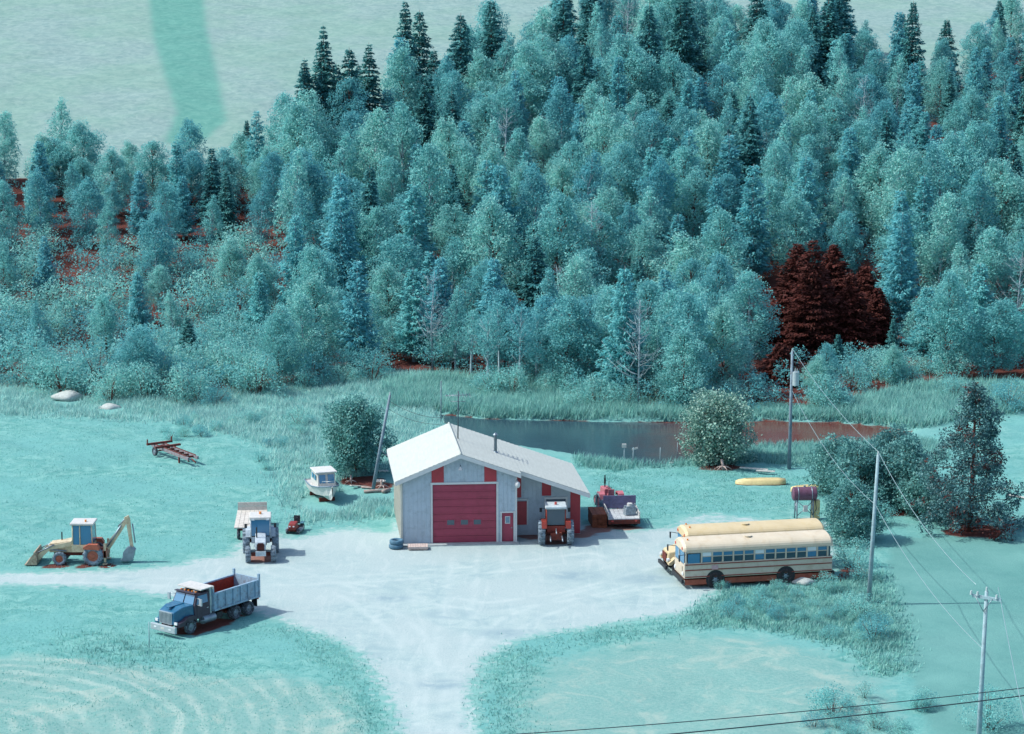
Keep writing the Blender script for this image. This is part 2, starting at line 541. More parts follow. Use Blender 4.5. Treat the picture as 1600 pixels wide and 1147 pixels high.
# ---- gravel yard, drive and track (one sheet with a ragged edge)
def gravel_material():
    m, nt, p, N, L = new_mat("gravel")
    tc = N.new("ShaderNodeTexCoord").outputs["Object"]
    fine = noise(nt, 9.0, 6, 0.8, tc)
    mid = noise(nt, 0.7, 6, 0.65, tc, 0.8)
    big = noise(nt, 0.12, 4, 0.6, tc, 0.5)
    g = mixc(nt, ramp(nt, mid, 0.3, 0.7), C(168, 198, 203), C(194, 218, 218))
    g = mixc(nt, ramp(nt, big, 0.38, 0.62), g, C(190, 212, 214))
    g = mixc(nt, mth(nt, 'MULTIPLY', ramp(nt, fine, 0.42, 0.7), 0.6), g, C(150, 176, 180))
    # faint curved wheel tracks
    mp = N.new("ShaderNodeMapping")
    mp.inputs["Scale"].default_value = (0.9, 0.16, 1)
    L.new(tc, mp.inputs[0])
    tr = noise(nt, 1.3, 5, 0.6, mp.outputs[0], 1.2)
    g = mixc(nt, mth(nt, 'MULTIPLY', ramp(nt, tr, 0.5, 0.66), 0.25), g, C(214, 230, 230))
    g = mixc(nt, mth(nt, 'MULTIPLY', mth(nt, 'MULTIPLY', attr(nt, "rut"), ramp(nt, noise(nt, 0.35, 4, 0.6, tc), 0.35, 0.6)), 0.38), g, C(212, 230, 230))
    damp = mth(nt, 'MULTIPLY', attr(nt, "damp"), ramp(nt, mid, 0.35, 0.6))
    g = mixc(nt, mth(nt, 'MULTIPLY', damp, 0.8), g, C(146, 178, 190))
    # grass creeping in at the edges and through the thin back lot
    w = mth(nt, 'ADD', attr(nt, "thin"), mth(nt, 'MULTIPLY', mth(nt, 'SUBTRACT', noise(nt, 1.6, 6, 0.7, tc, 0.4), 0.5), 2.4))
    g = mixc(nt, mth(nt, 'MULTIPLY', ramp(nt, w, 0.35, 1.0), 0.85), g, C(122, 190, 184))
    ws = mth(nt, 'ADD', attr(nt, "shade_tint"), mth(nt, 'MULTIPLY', mth(nt, 'SUBTRACT', mid, 0.5), 0.8))  # red shade beneath parked machines, put into the gravel colour
    g = mixc(nt, mth(nt, 'MULTIPLY', ramp(nt, ws, 0.3, 0.8), 0.85), g, (0.20, 0.075, 0.055))
    L.new(g, p.inputs["Base Color"])
    p.inputs["Roughness"].default_value = 0.95
    p.inputs["Specular IOR Level"].default_value = 0.15
    bump(nt, p, mth(nt, 'ADD', mid, fine), 0.5, 0.06)
    return m

x0, y0 = YARD.min(axis=0)
x1, y1 = YARD.max(axis=0)
def yard_keep(c):
    return sdist(c[:, :2], YARD) + 0.45 * wavy(c[:, 0], c[:, 1], 2.3, 1.1) + 0.25 * wavy(c[:, 0], c[:, 1], 7.0, 0.3) + RNG.normal(0, 0.16, len(c)) > 0
ym, yv = grid_mesh("gravel_yard", np.arange(max(x0, -46), x1 + 1, 0.2), np.arange(max(y0 - 1, 108), y1 + 1, 0.22), gravel_material(),
                   lambda x, y: np.full(len(x), 0.006), yard_keep)
sy = sdist(yv[:, :2], YARD)
back = smooth01(yv[:, 1], G(0, 842).y, G(0, 815).y)
put_attr(ym, "thin", np.maximum(0.95 * (1 - smooth01(sy, 0.0, 2.2)), 0.62 * back))
dm = np.zeros(len(yv))
for px, py, r in [(785, 990, 1.6), (690, 1070, 1.5), (1010, 905, 2.2), (900, 900, 2.0), (700, 960, 1.5), (610, 935, 1.3)]:
    c = G(px, py)
    dm = np.maximum(dm, 1 - smooth01(np.hypot((yv[:, 0] - c.x) * 0.7, yv[:, 1] - c.y), 0.3, r))
put_attr(ym, "damp", dm)
so = np.zeros(len(yv))  # weight of the painted shade around each machine
for px, py, r in [(405, 874, 1.4), (868, 846, 1.5), (868, 836, 1.6), (830, 838, 1.5), (900, 836, 1.6), (935, 826, 1.6), (973, 822, 1.7), (340, 970, 1.2), (370, 964, 1.2), (1090, 912, 1.0), (1130, 910, 1.0), (1170, 908, 1.0), (1210, 906, 1.0), (1250, 904, 1.0), (1285, 902, 1.0)]:
    c = G(px, py)
    so = np.maximum(so, 1 - smooth01(np.hypot(yv[:, 0] - c.x, yv[:, 1] - c.y) * (1 + .35 * wavy(yv[:, 0], yv[:, 1], 1.8, .9)), r * .4, r))
put_attr(ym, "shade_tint", so)
ru = np.zeros(len(yv))
for path in ([(690, 1230), (688, 1060), (715, 960), (728, 860)], [(-60, 905), (150, 905), (320, 912), (560, 905), (760, 890), (920, 870)], [(680, 1230), (676, 1080), (640, 990), (560, 930), (430, 890)],
             [(705, 1230), (720, 1060), (800, 970), (930, 925), (1050, 905)], [(1040, 890), (900, 930), (760, 950), (640, 930), (520, 915)]):
    P_ = GP(path)
    d = np.full(len(yv), 1e9)
    tt = np.linspace(0, len(P_) - 1, 60)
    C_ = np.column_stack([np.interp(tt, np.arange(len(P_)), P_[:, k]) for k in (0, 1)])
    for _ in range(6):
        C_[1:-1] = (C_[:-2] + C_[1:-1] * 2 + C_[2:]) / 4
    for a_, b_ in zip(C_, C_[1:]):
        ab = b_ - a_
        t_ = np.clip(((yv[:, :2] - a_) @ ab) / (ab @ ab), 0, 1)
        d = np.minimum(d, np.hypot(*(yv[:, :2] - a_ - t_[:, None] * ab).T))
    ru = np.maximum(ru, np.exp(-((np.abs(d) - .9) / .26) ** 2))
put_attr(ym, "rut", ru)
tag(inst("gravel_yard", ym), kind="structure")

# ---- pond
def water_material():
    m, nt, p, N, L = new_mat("pond_water")
    tc = N.new("ShaderNodeTexCoord").outputs["Object"]
    mp = N.new("ShaderNodeMapping")
    mp.inputs["Scale"].default_value = (1.0, 3.0, 1)
    L.new(tc, mp.inputs[0])
    n = noise(nt, 1.4, 3, 0.6, mp.outputs[0])
    sx = N.new("ShaderNodeSeparateXYZ")
    L.new(tc, sx.inputs[0])
    refl_red = mth(nt, 'ADD', sx.outputs[0], mth(nt, 'MULTIPLY', noise(nt, 0.25, 3, 0.6, tc), 9.0))  # red reflection of the dark wood, painted into the water's right part
    cc = mixc(nt, ramp(nt, refl_red, 13.0, 24.0), (0.025, 0.055, 0.075), (0.10, 0.030, 0.024))
    L.new(cc, p.inputs["Base Color"])
    p.inputs["Roughness"].default_value = 0.12
    p.inputs["IOR"].default_value = 1.33
    p.inputs["Specular IOR Level"].default_value = 0.5
    bump(nt, p, n, 0.18, 0.06)
    return m
pc = POND.mean(axis=0)
wx = np.arange(POND[:, 0].min() - 2, POND[:, 0].max() + 2, 0.5)
wy = np.arange(POND[:, 1].min() - 2, POND[:, 1].max() + 2, 0.5)
wm_, wv_ = grid_mesh("pond", wx, wy, water_material(), lambda x, y: np.full(len(x), -0.42), lambda c: sdist(c[:, :2], POND) > -0.9)
tag(inst("pond", wm_), kind="structure")

# ================================================================== GARAGE
def garage():
    O = G(628, 851)
    a1, a2 = math.radians(4.5), math.radians(6.0)
    e1, e2 = Vector((math.cos(a1), math.sin(a1), 0)), Vector((-math.sin(a2), math.cos(a2), 0))
    X = lambda u, v, w: e1 * u + e2 * v + Vector((0, 0, w))
    T = thing("garage", "white and red vehicle garage with a big roll door and a lean-to", "garage", O)
    siding = M("siding_pale_blue", C(202, 220, 234), 0.45, 0.0, 0.05, 1.0, C(150, 165, 175), 0.25)
    cream = M("siding_cream", C(226, 226, 214), 0.5, 0, 0.06, 1.0, C(190, 190, 180), 0.3)
    red = M("door_red", C(174, 66, 94), 0.45, 0, 0.08, 1.0, C(150, 60, 80), 0.4)
    redp = M("panel_red", C(192, 62, 76), 0.45, 0, 0.08, 1.0, C(160, 60, 70), 0.35)
    white = M("trim_white", C(226, 232, 234), 0.5, 0, 0.05)
    conc = M("concrete", C(176, 190, 194), 0.9, 0, 0.15)
    dark = M_glass("glass_dark", (0.03, 0.06, 0.09))
    pane = M_glass("glass_sky", (0.10, 0.19, 0.27))
    galv = M("galvanised", C(150, 168, 180), 0.4, 0.6, 0.15)
    W, L0, D, ur, hr, he = 8.05, 4.75, 9.8, 4.1, 6.4, 4.7
    sl, sr = (hr - he) / ur, 0.352
    top = lambda u: hr - (ur - u) * sl if u < ur else hr - (u - ur) * sr
    UB = W + L0
    def bld(m, n, mat, par=T):
        return m.xform(X).build(n, mat, par)
    def wall(m, u0, u1, w0, v0=0.0, th=0.16, w1=None):
        """front-facing wall piece whose top follows the roof (or stops at w1)"""
        brk = [u0] + ([ur] if u0 < ur < u1 else []) + [u1]
        for a, b in zip(brk, brk[1:]):
            ta, tb = (top(a) - .12, top(b) - .12) if w1 is None else (w1, w1)
            m.hexa([(a, v0, w0), (b, v0, w0), (b, v0 + th, w0), (a, v0 + th, w0), (a, v0, ta), (b, v0, tb), (b, v0 + th, tb), (a, v0 + th, ta)])
    du0, du1, dh = 2.15, 6.63, 4.25       # roll door opening
    pu0, pu1, ph = 7.0, 7.82, 2.15        # person door
    m = MB()
    wall(m, 0, du0, 0)
    wall(m, du0, du1, dh)
    wall(m, du1, pu0, 0)
    wall(m, pu0, pu1, ph)
    wall(m, pu1, W, 0)
    for u in np.arange(0.15, W, 0.3):          # ribs of the steel siding
        w0 = dh if du0 - .1 < u < du1 + .1 else (ph if pu0 - .1 < u < pu1 + .1 else 0.05)
        m.box(u, -0.015, (w0 + top(u) - .13) / 2, 0.06, 0.05, top(u) - .15 - w0)
    bld(m, "front_wall", siding)
    for u0, u1 in ((2.1, 2.95), (5.78, 6.63)):
        m = MB()
        m.hexa([(u0, -.055, dh + .14), (u1, -.055, dh + .14), (u1, -.012, dh + .14), (u0, -.012, dh + .14),
                (u0, -.055, top(u0) - .2), (u1, -.055, top(u1) - .2), (u1, -.012, top(u1) - .2), (u0, -.012, top(u0) - .2)])
        bld(m, "red_panel", redp)
    # left wall with battens
    m = MB()
    m.hexa([(0, .16, 0), (.16, .16, 0), (.16, D, 0), (0, D, 0), (0, .16, he), (.16, .16, he), (.16, D, he), (0, D, he)])
    for v in np.arange(0.3, D, 0.42):
        m.box(-.015, v, he / 2, 0.03, 0.09, he - .1)
    bld(m, "left_wall", cream)
    m = MB()
    m.box(-.01, -.02, he / 2 - .1, .14, .14, he - .25)
    bld(m, "corner_board", cream)
    m = MB()
    m.box(W - .05, -.025, top(W) / 2 - .15, .12, .12, top(W) - .35)
    bld(m, "corner_board", white)
    m = MB()
    wall(m, 0.16, UB, 0, D - .16)
    bld(m, "back_wall", siding)
    m = MB()
    m.hexa([(W - .16, .16, 0), (W, .16, 0), (W, 2.0, 0), (W - .16, 2.0, 0), (W - .16, .16, top(W) - .15), (W, .16, top(W) - .15), (W, 2.0, top(W) - .15), (W - .16, 2.0, top(W) - .15)])
    bld(m, "return_wall", siding)
    # roll door, seven sections, windows in the third
    n = 8
    sh = dh / n
    R = bld(MB().box((du0 + du1) / 2, .13, dh / 2, du1 - du0, .04, dh), "roll_door", red)
    for i in range(n):
        m = MB().box((du0 + du1) / 2, .075, sh * (i + .5), du1 - du0 - .02, .06, sh - .02)
        for k in (-.16, .16):
            m.box((du0 + du1) / 2, .04, sh * (i + .5) + k, du1 - du0 - .06, .02, .05)
        bld(m, "door_panel", red, R)
    for u in (3.42, 4.38, 5.28):
        bld(MB().box(u, .03, 1.52, .62, .04, .46), "window_frame", red, R)
        bld(MB().box(u, .006, 1.52, .5, .02, .34), "pane", dark, R)
    m = MB()
    m.box(du0 - .06, -.035, dh / 2 + .05, .14, .05, dh + .1).box(du1 + .06, -.035, dh / 2 + .05, .14, .05, dh + .1).box((du0 + du1) / 2, -.04, dh + .08, du1 - du0 + .3, .06, .15)
    bld(m, "door_trim", white)
    # person door
    Dr = bld(MB().box((pu0 + pu1) / 2, .08, ph / 2, pu1 - pu0 - .04, .05, ph - .03), "door", red)
    bld(MB().box((pu0 + pu1) / 2, .045, 1.62, .36, .03, .52), "window_frame", white, Dr)
    bld(MB().box((pu0 + pu1) / 2, .025, 1.62, .27, .02, .42), "pane", pane, Dr)
    bld(MB().box(pu1 - .12, .03, 1.05, .1, .06, .06), "handle", galv, Dr)
    m = MB()
    m.box(pu0 - .05, -.035, ph / 2, .1, .05, ph).box(pu1 + .05, -.035, ph / 2, .1, .05, ph).box((pu0 + pu1) / 2, -.037, ph + .05, pu1 - pu0 + .24, .05, .1)
    bld(m, "door_trim", white)
    # lean-to
    v0 = 2.0
    ou0, ou1, oh = 10.35, 11.75, 2.6
    m = MB()
    wall(m, W, ou0, 0, v0)
    wall(m, ou0, ou1, oh, v0)
    wall(m, ou1, UB, 0, v0)
    for u in np.arange(W + .15, UB, .3):
        w0 = oh + .15 if ou0 - .1 < u < ou1 + .1 else .05
        m.box(u, v0 - .015, (w0 + top(u) - .13) / 2, .06, .05, top(u) - .15 - w0)
    bld(m, "lean_to_wall", siding)
    for u0, u1, w0, w1 in ((8.12, 8.58, 2.75, None), (10.05, 10.7, 2.85, None), (12.08, UB - .02, .05, None)):
        m = MB()
        m.hexa([(u0, v0 - .055, w0), (u1, v0 - .055, w0), (u1, v0 - .012, w0), (u0, v0 - .012, w0),
                (u0, v0 - .055, top(u0) - .2), (u1, v0 - .055, top(u1) - .2), (u1, v0 - .012, top(u1) - .2), (u0, v0 - .012, top(u0) - .2)])
        bld(m, "red_panel", redp)
    Dr = bld(MB().box(8.62, v0 - .05, 1.62, .74, .05, 1.7), "shutter", redp)
    bld(MB().box(9.02, v0 - .06, 1.72, .1, .08, 1.9).box(8.6, v0 - .06, 2.62, .95, .08, .1), "shutter_trim", white, Dr)
    bld(MB().box((ou0 + ou1) / 2, v0 + .1, oh / 2, ou1 - ou0, .05, oh), "door", M("door_slate", C(96, 118, 138), .5))
    m = MB()
    m.box(ou0 - .06, v0 - .05, oh / 2, .12, .07, oh).box(ou1 + .06, v0 - .05, oh / 2, .12, .07, oh).box((ou0 + ou1) / 2, v0 - .055, oh + .07, ou1 - ou0 + .26, .08, .14)
    bld(m, "door_trim", white)
    m = MB()
    m.hexa([(UB - .16, v0 + .16, 0), (UB, v0 + .16, 0), (UB, D - .16, 0), (UB - .16, D - .16, 0), (UB - .16, v0 + .16, top(UB) - .1), (UB, v0 + .16, top(UB) - .1), (UB, D - .16, top(UB) - .1), (UB - .16, D - .16, top(UB) - .1)])
    bld(m, "right_wall", siding)
    # roof
    def shingle(name, c):
        m, nt, p, N, L = new_mat(name)
        tc = N.new("ShaderNodeTexCoord").outputs["Object"]
        mp = N.new("ShaderNodeMapping")
        mp.inputs["Scale"].default_value = (6.0, 0.9, 6.0)
        L.new(tc, mp.inputs[0])
        st = noise(nt, 1.1, 6, .75, mp.outputs[0])
        g = mixc(nt, ramp(nt, st, .3, .7), scl(c, .92), scl(c, 1.06))
        g = mixc(nt, mth(nt, 'MULTIPLY', ramp(nt, noise(nt, .7, 5, .6, tc), .45, .7), .25), g, scl(c, .78))
        L.new(g, p.inputs["Base Color"])
        p.inputs["Roughness"].default_value = .85
        bump(nt, p, st, .15, .03)
        return m
    ra = shingle("roof_shingle", C(204, 215, 211))
    vo0, vo1, th = -.5, D + .35, .1
    def slope(u0, u1, v0_, v1_, z0, z1, n):
        """one roof slope as lapped courses of shingle"""
        m = MB()
        m.hexa([(u0, v0_, z0 - th), (u1, v0_, z1 - th), (u1, v1_, z1 - th), (u0, v1_, z0 - th), (u0, v0_, z0), (u1, v0_, z1), (u1, v1_, z1), (u0, v1_, z0)])
        hi_at0 = z0 > z1
        for i in range(n):
            a, b = i / n, (i + 1) / n
            ua, ub, za, zb = u0 + (u1 - u0) * a, u0 + (u1 - u0) * b, z0 + (z1 - z0) * a, z0 + (z1 - z0) * b
            la, lb = (.012, .035) if hi_at0 else (.035, .012)
            m.hexa([(ua, v0_ - .02, za + .001), (ub, v0_ - .02, zb + .001), (ub, v1_ + .02, zb + .001), (ua, v1_ + .02, za + .001),
                    (ua, v0_ - .02, za + la), (ub, v0_ - .02, zb + lb), (ub, v1_ + .02, zb + lb), (ua, v1_ + .02, za + la)])
        return m
    rl = bld(slope(-.45, ur, vo0, vo1, top(0) - .45 * sl + .1, hr + .1, 14), "roof_slope", ra)
    rr = bld(slope(ur, W + .25, vo0, vo1, hr + .1, top(W + .25) + .1, 13), "roof_slope", ra)
    bld(slope(W + .25, UB + .45, v0 - 1.5, vo1, top(W + .25) + .1, top(UB + .45) + .1, 16), "lean_to_roof", ra)
    bld(MB().tube([(ur, vo0 - .03, hr + .13), (ur, vo1 + .03, hr + .13)], .07, 6), "ridge_cap", ra, rl)
    def fascia(u0, u1, v, par):
        a, b = top(u0), top(u1)
        m = MB().hexa([(u0, v - .04, a - .2), (u1, v - .04, b - .2), (u1, v, b - .2), (u0, v, a - .2), (u0, v - .04, a + .085), (u1, v - .04, b + .085), (u1, v, b + .085), (u0, v, a + .085)])
        bld(m, "fascia", white, par)
    fascia(-.45, ur, vo0 - .003, rl)
    fascia(ur, W + .25, vo0 - .003, rr)
    fascia(W + .28, UB + .45, v0 - 1.503, rr)
    bld(MB().box(-.47, (vo0 + vo1) / 2, top(-.45) - .02, .04, vo1 - vo0, .22), "fascia", white, rl)
    bld(MB().box(UB + .47, (v0 - 1.5 + vo1) / 2, top(UB + .45) - .02, .04, vo1 - v0 + 1.5, .22), "fascia", white, rr)
    # stove pipe, lamps, aerial
    pu, pv = 7.0, 4.5
    pz = top(pu)
    P = bld(MB().cyl((pu, pv, pz), (pu, pv, pz + 1.35), .11, n=12), "stove_pipe", M("pipe_grey", C(120, 140, 150), .4, .5))
    bld(MB().cyl((pu, pv, pz + 1.4), (pu, pv, pz + 1.55), .2, .04, 12).cyl((pu, pv, pz + 1.3), (pu, pv, pz + 1.41), .06, n=8), "rain_cap", galv, P)
    bld(MB().cyl((pu, pv, pz + .05), (pu, pv, pz + .22), .22, .12, 12), "flashing", galv, P)
    Lm = bld(MB().tube([(4.1, 0, 5.6), (4.1, -.28, 5.67), (4.1, -.36, 5.55)], .025), "gable_lamp", galv)
    bld(MB().cyl((4.1, -.36, 5.57), (4.1, -.38, 5.35), .06, .17, 12), "lamp_shade", white, Lm)
    Lm = bld(MB().tube([(W - .05, -.05, 4.45), (W - .02, -.4, 4.6), (W, -.45, 4.45)], .03), "corner_lamp", galv)
    bld(MB().sphere((W, -.46, 4.25), .2, 7, 1.2), "lamp_globe", white, Lm)
    au, av = 4.35, 5.0
    A = bld(MB().tube([(au, av, top(au) - .1), (au + .05, av, 9.9)], .045, 6), "aerial_mast", M("aerial_steel", C(86, 110, 122), .5, .5))
    m = MB().tube([(au - .9, av + .15, 9.55), (au + .9, av - .15, 9.65)], .03, 5)
    for i in range(8):
        t = -.85 + i * .24
        l = .5 + .05 * i
        m.tube([(au + t, av - l * .9, 9.6), (au + t + .06, av + l * .9, 9.6)], .022, 4)
    m.tube([(au - .5, av + .1, 9.15), (au + .55, av - .1, 9.15)], .025, 5)
    bld(m, "aerial", galv, A)
    # slab
    bld(MB().box(W / 2, -.35, .03, W + .2, .68, .1), "apron", conc)
    return T
garage()

# ================================================================== VEHICLE HELPERS
rubber = M("rubber", C(66, 74, 84), 0.85, 0, 0.3, 3, C(150, 172, 186), 0.5)
rubber_pale = M("rubber_dusty", C(136, 158, 174), 0.9, 0, 0.3, 4, C(80, 90, 98), 0.7)
under = M("chassis_shade_red", C(116, 46, 34), 0.8, 0, 0.3, 3, C(70, 60, 60), 0.5)  # red-brown underside colour carries the red shade below the machines
steel = M("bare_steel", C(150, 168, 182), 0.4, 0.5, 0.2)
chrome = M("chrome", C(206, 220, 228), 0.3, 0.35, 0.05)
white_p = M("paint_white", C(226, 228, 224), 0.4, 0, 0.06, 2, C(180, 186, 186), 0.3)
black_p = M("paint_black", C(40, 46, 54), 0.5, 0, 0.2)
glass = M_glass("cab_glass", (0.045, 0.17, 0.30))
glass_d = M_glass("cab_glass_dark", (0.02, 0.05, 0.08))
lamp_w = M_glass("lamp_clear", (0.6, 0.65, 0.68), 0.15)
lamp_r = M_glass("lamp_red", (0.45, 0.04, 0.03), 0.2)
lamp_a = M_glass("lamp_amber", (0.6, 0.2, 0.03), 0.2)

def wheel(par, x, y, r, w, rim_mat, tyre_mat=None, lugs=0, rim=0.55, dish=0.0, name="wheel"):
    """one wheel standing on the ground: tyre mesh, rim as its child"""
    t = MB().lathe([(r * rim, -w * .42), (r * .86, -w * .5), (r * .97, -w * .36), (r, 0), (r * .97, w * .36), (r * .86, w * .5), (r * rim, w * .42)], (0, 0, 0), 'y', 24)
    for i in range(lugs):
        a = 2 * math.pi * i / lugs
        for s in (-1, 1):
            b = a + (math.pi / lugs if s > 0 else 0)
            t.box(math.cos(b) * r * .985, s * w * .24, math.sin(b) * r * .985, r * .09, w * .46, .06, ry=-b, rz=0)
    o = t.build(name, tyre_mat or rubber, par, loc=(x, y, r))
    k = MB()
    k.cyl((0, -w * .3, 0), (0, w * .3, 0), r * rim * 1.02, n=18)
    for s in (-1, 1):
        k.cyl((0, s * w * .3, 0), (0, s * (w * .4), 0), r * .3, r * .2, 12)
        for j in range(6):
            q = j * math.pi / 3
            k.cyl((r * .38 * math.cos(q), s * w * .29, r * .38 * math.sin(q)), (r * .38 * math.cos(q), s * w * .36, r * .38 * math.sin(q)), .03, n=6)
    k.build("rim", rim_mat, o)
    return o

def heading(px0, py0, px1, py1):
    a, b = G(px0, py0), G(px1, py1)
    return math.atan2(b.y - a.y, b.x - a.x)

# ================================================================== DUMP TRUCK
def dump_truck():
    fw, rw = G(301, 990), G(389, 961)
    yaw = math.atan2(fw.y - rw.y, fw.x - rw.x)
    R = Matrix.Rotation(yaw, 3, 'Z')
    S = .87
    loc = (fw + rw) / 2 + Vector((-.05, 0, 0)) - R @ Vector((-.2, 1.08 * S, 0))
    T = thing("dump_truck", "blue dump truck with grey ribbed box parked at the edge of the grass", "truck", loc, yaw)
    T.scale = (S, S, S)
    blue = M("truck_blue", C(34, 112, 152), .3, .05, .12, 1.5, C(90, 140, 170), .3, .6)
    shade_paint = M("truck_shade_paint", C(72, 66, 82), .45, .1, .15)  # darker purple-brown copy of the blue: shade put into the cab paint
    grey = M("box_grey_blue", C(158, 196, 222), .5, .05, .1, 1.5, C(120, 90, 84), .35)
    red_brown = M("box_inside_rust", C(168, 66, 48), .85, 0, .25, 2, C(120, 60, 50), .6)
    b = lambda m, n, mat, par=T, bev=0.0: m.build(n, mat, par, bev)
    b(MB().box(.3, .42, .85, 7.4, .12, .26).box(.3, -.42, .85, 7.4, .12, .26).box(-2.1, 0, .62, 2.0, 1.5, .16).box(2.75, 0, .6, .16, 1.9, .16).box(.5, 0, .8, .3, .9, .3), "chassis", under)
    # hood
    H = MB().add([(2.2, 1.0, .95), (2.2, -1.0, .95), (4.05, -.78, .85), (4.05, .78, .85), (2.2, .98, 1.98), (2.2, -.98, 1.98), (4.0, -.72, 1.72), (4.0, .72, 1.72), (3.2, .86, 1.98), (3.2, -.86, 1.98)],
                 [(0, 3, 2, 1), (4, 5, 9, 8), (8, 9, 6, 7), (0, 4, 8, 7, 3), (1, 2, 6, 9, 5), (2, 3, 7, 6), (0, 1, 5, 4)])
    Ho = b(H, "hood", blue, T, .07)
    b(MB().box(3.1, 0, 2.0, 1.5, .3, .05), "hood_ridge", blue, Ho)
    Gr = b(MB().box(4.05, 0, 1.3, .06, 1.2, .86), "grille", chrome)
    m = MB()
    for i in range(9):
        m.box(4.095, -.52 + i * .13, 1.3, .03, .03, .78)
    b(m, "grille_bar", steel, Gr)
    for s in (1, -1):
        b(MB().prism([(2.15, .75), (2.2, 1.15), (2.45, 1.3), (3.05, 1.3), (3.35, 1.12), (3.95, .98), (3.95, .75), (3.4, .75), (3.2, 1.0), (2.4, 1.0), (2.2, .75)], s * .78, s * 1.2), "fender", shade_paint if s > 0 else blue)
        b(MB().box(4.0, s * .93, 1.0, .08, .26, .18), "headlight", lamp_w)
        b(MB().box(2.15, s * 1.55, 2.2, .1, .22, .48).tube([(2.0, s * 1.0, 2.4), (2.15, s * 1.5, 2.45)], .02).tube([(2.0, s * 1.0, 1.9), (2.15, s * 1.5, 1.98)], .02), "mirror", chrome)
    b(MB().box(4.28, 0, .6, .2, 2.4, .46), "bumper", chrome, T, .03)
    b(MB().box(4.39, 0, .62, .01, .34, .16), "licence_plate", white_p)
    for s in (.7, -.7):
        b(MB().box(4.39, s, .62, .02, .22, .1), "fog_lamp", lamp_w)
    # cab
    cab = MB().add([(.75, 1.1, .9), (2.25, 1.1, .9), (2.25, -1.1, .9), (.75, -1.1, .9), (.75, 1.1, 1.9), (2.3, 1.1, 1.9), (2.3, -1.1, 1.9), (.75, -1.1, 1.9),
                    (.78, 1.0, 2.66), (1.95, 1.0, 2.66), (1.95, -1.0, 2.66), (.78, -1.0, 2.66)],
                   [(3, 2, 1, 0), (0, 1, 5, 4), (1, 2, 6, 5), (2, 3, 7, 6), (3, 0, 4, 7), (4, 5, 9, 8), (5, 6, 10, 9), (6, 7, 11, 10), (7, 4, 8, 11), (8, 9, 10, 11)])
    Cb = b(cab, "cab", shade_paint, T, .06)
    b(MB().add([(2.285, .96, 1.98), (2.285, .05, 1.98), (2.01, .05, 2.56), (2.01, .88, 2.56)], [(0, 1, 2, 3)]).add([(2.285, -.05, 1.98), (2.285, -.96, 1.98), (2.01, -.88, 2.56), (2.01, -.05, 2.56)], [(0, 1, 2, 3)]).xform(lambda x, y, z: (x + .03, y, z + .012)), "windscreen", glass, Cb)
    for s in (1, -1):
        Dr = b(MB().box(1.5, s * 1.105, 1.4, 1.15, .03, .95), "door", shade_paint, Cb)
        b(MB().add([(1.0, s * 1.115, 1.95), (2.12, s * 1.115, 1.95), (1.9, s * 1.035, 2.52), (1.0, s * 1.035, 2.52)], [(0, 1, 2, 3) if s < 0 else (3, 2, 1, 0)]), "side_window", glass, Cb)
        b(MB().box(1.05, s * 1.135, 1.55, .16, .03, .05), "handle", chrome, Cb)
        b(MB().box(1.4, s * 1.15, .75, .9, .3, .06), "step", steel)
    b(MB().box(2.05, 0, 2.72, .3, 1.9, .05), "sun_visor", shade_paint, Cb)
    for k in range(5):
        b(MB().box(1.75, -.7 + .35 * k, 2.74, .12, .1, .08), "roof_light", lamp_a, Cb)
    for s in (.45, -.45):
        b(MB().cyl((1.2, s, 2.7), (1.7, s, 2.74), .05, .09, 8), "air_horn", chrome, Cb)
    for s in (.95,):
        b(MB().cyl((.6, s, 1.0), (.6, s, 2.95), .09, n=10).cyl((.6, s, 1.6), (.6, s, 2.3), .13, n=10), "exhaust_stack", chrome)
    b(MB().cyl((.35, 1.02, .72), (1.55, 1.02, .72), .3, n=16), "fuel_tank", steel)
    b(MB().cyl((.35, -1.02, .72), (1.35, -1.02, .72), .3, n=16), "fuel_tank", steel)
    b(MB().box(-.1, 1.0, .75, .55, .35, .4), "battery_box", black_p)
    # box
    x0, x1, w, z0, z1 = -4.05, .5, 1.22, 1.22, 2.4
    B = b(MB().box((x0 + x1) / 2, 0, z0 - .05, x1 - x0, 2 * w - .1, .12), "dump_box", grey)
    b(MB().box((x0 + x1) / 2, 0, z0 + .06, x1 - x0 - .1, 2 * w - .2, .06), "box_floor", red_brown, B)
    for s in (1, -1):
        b(MB().box((x0 + x1) / 2, s * w, (z0 + z1) / 2, x1 - x0, .06, z1 - z0).box((x0 + x1) / 2, s * w, z1, x1 - x0, .15, .1).box((x0 + x1) / 2, s * (w + .03), z0, x1 - x0, .12, .14), "box_side", grey, B)
        b(MB().box((x0 + x1) / 2, s * (w - .05), (z0 + z1) / 2, x1 - x0 - .12, .03, z1 - z0 - .08), "box_liner", red_brown, B)
        for i in range(6):
            b(MB().box(x0 + .35 + i * .76, s * (w + .06), (z0 + z1) / 2, .13, .12, z1 - z0), "rib", grey, B)
    b(MB().box(x1, 0, 2.0, .08, 2 * w, 1.5), "headboard", grey, B)
    b(MB().box(1.05, 0, 2.93, 1.3, 2.3, .07).box(.52, 0, 2.85, .1, 2.44, .2), "cab_shield", white_p, B)
    b(MB().prism([(x1, 2.3), (x1 - .8, 2.4), (x1, 2.9)], -w - .03, -w + .03), "gusset", shade_paint, B)
    Tg = b(MB().box(x0 - .05, 0, 1.85, .08, 2 * w, 1.35), "tailgate", grey, B)
    for s in (1, -1):
        b(MB().box(x0 - .05, s * w, 1.98, .16, .14, 1.75), "tailgate_post", grey, Tg)
        b(MB().box(x0 + .1, s * .9, .75, .06, .5, .6), "mud_flap", black_p)
        b(MB().box(x0 - .1, s * 1.0, 1.0, .05, .24, .12), "tail_light", lamp_r)
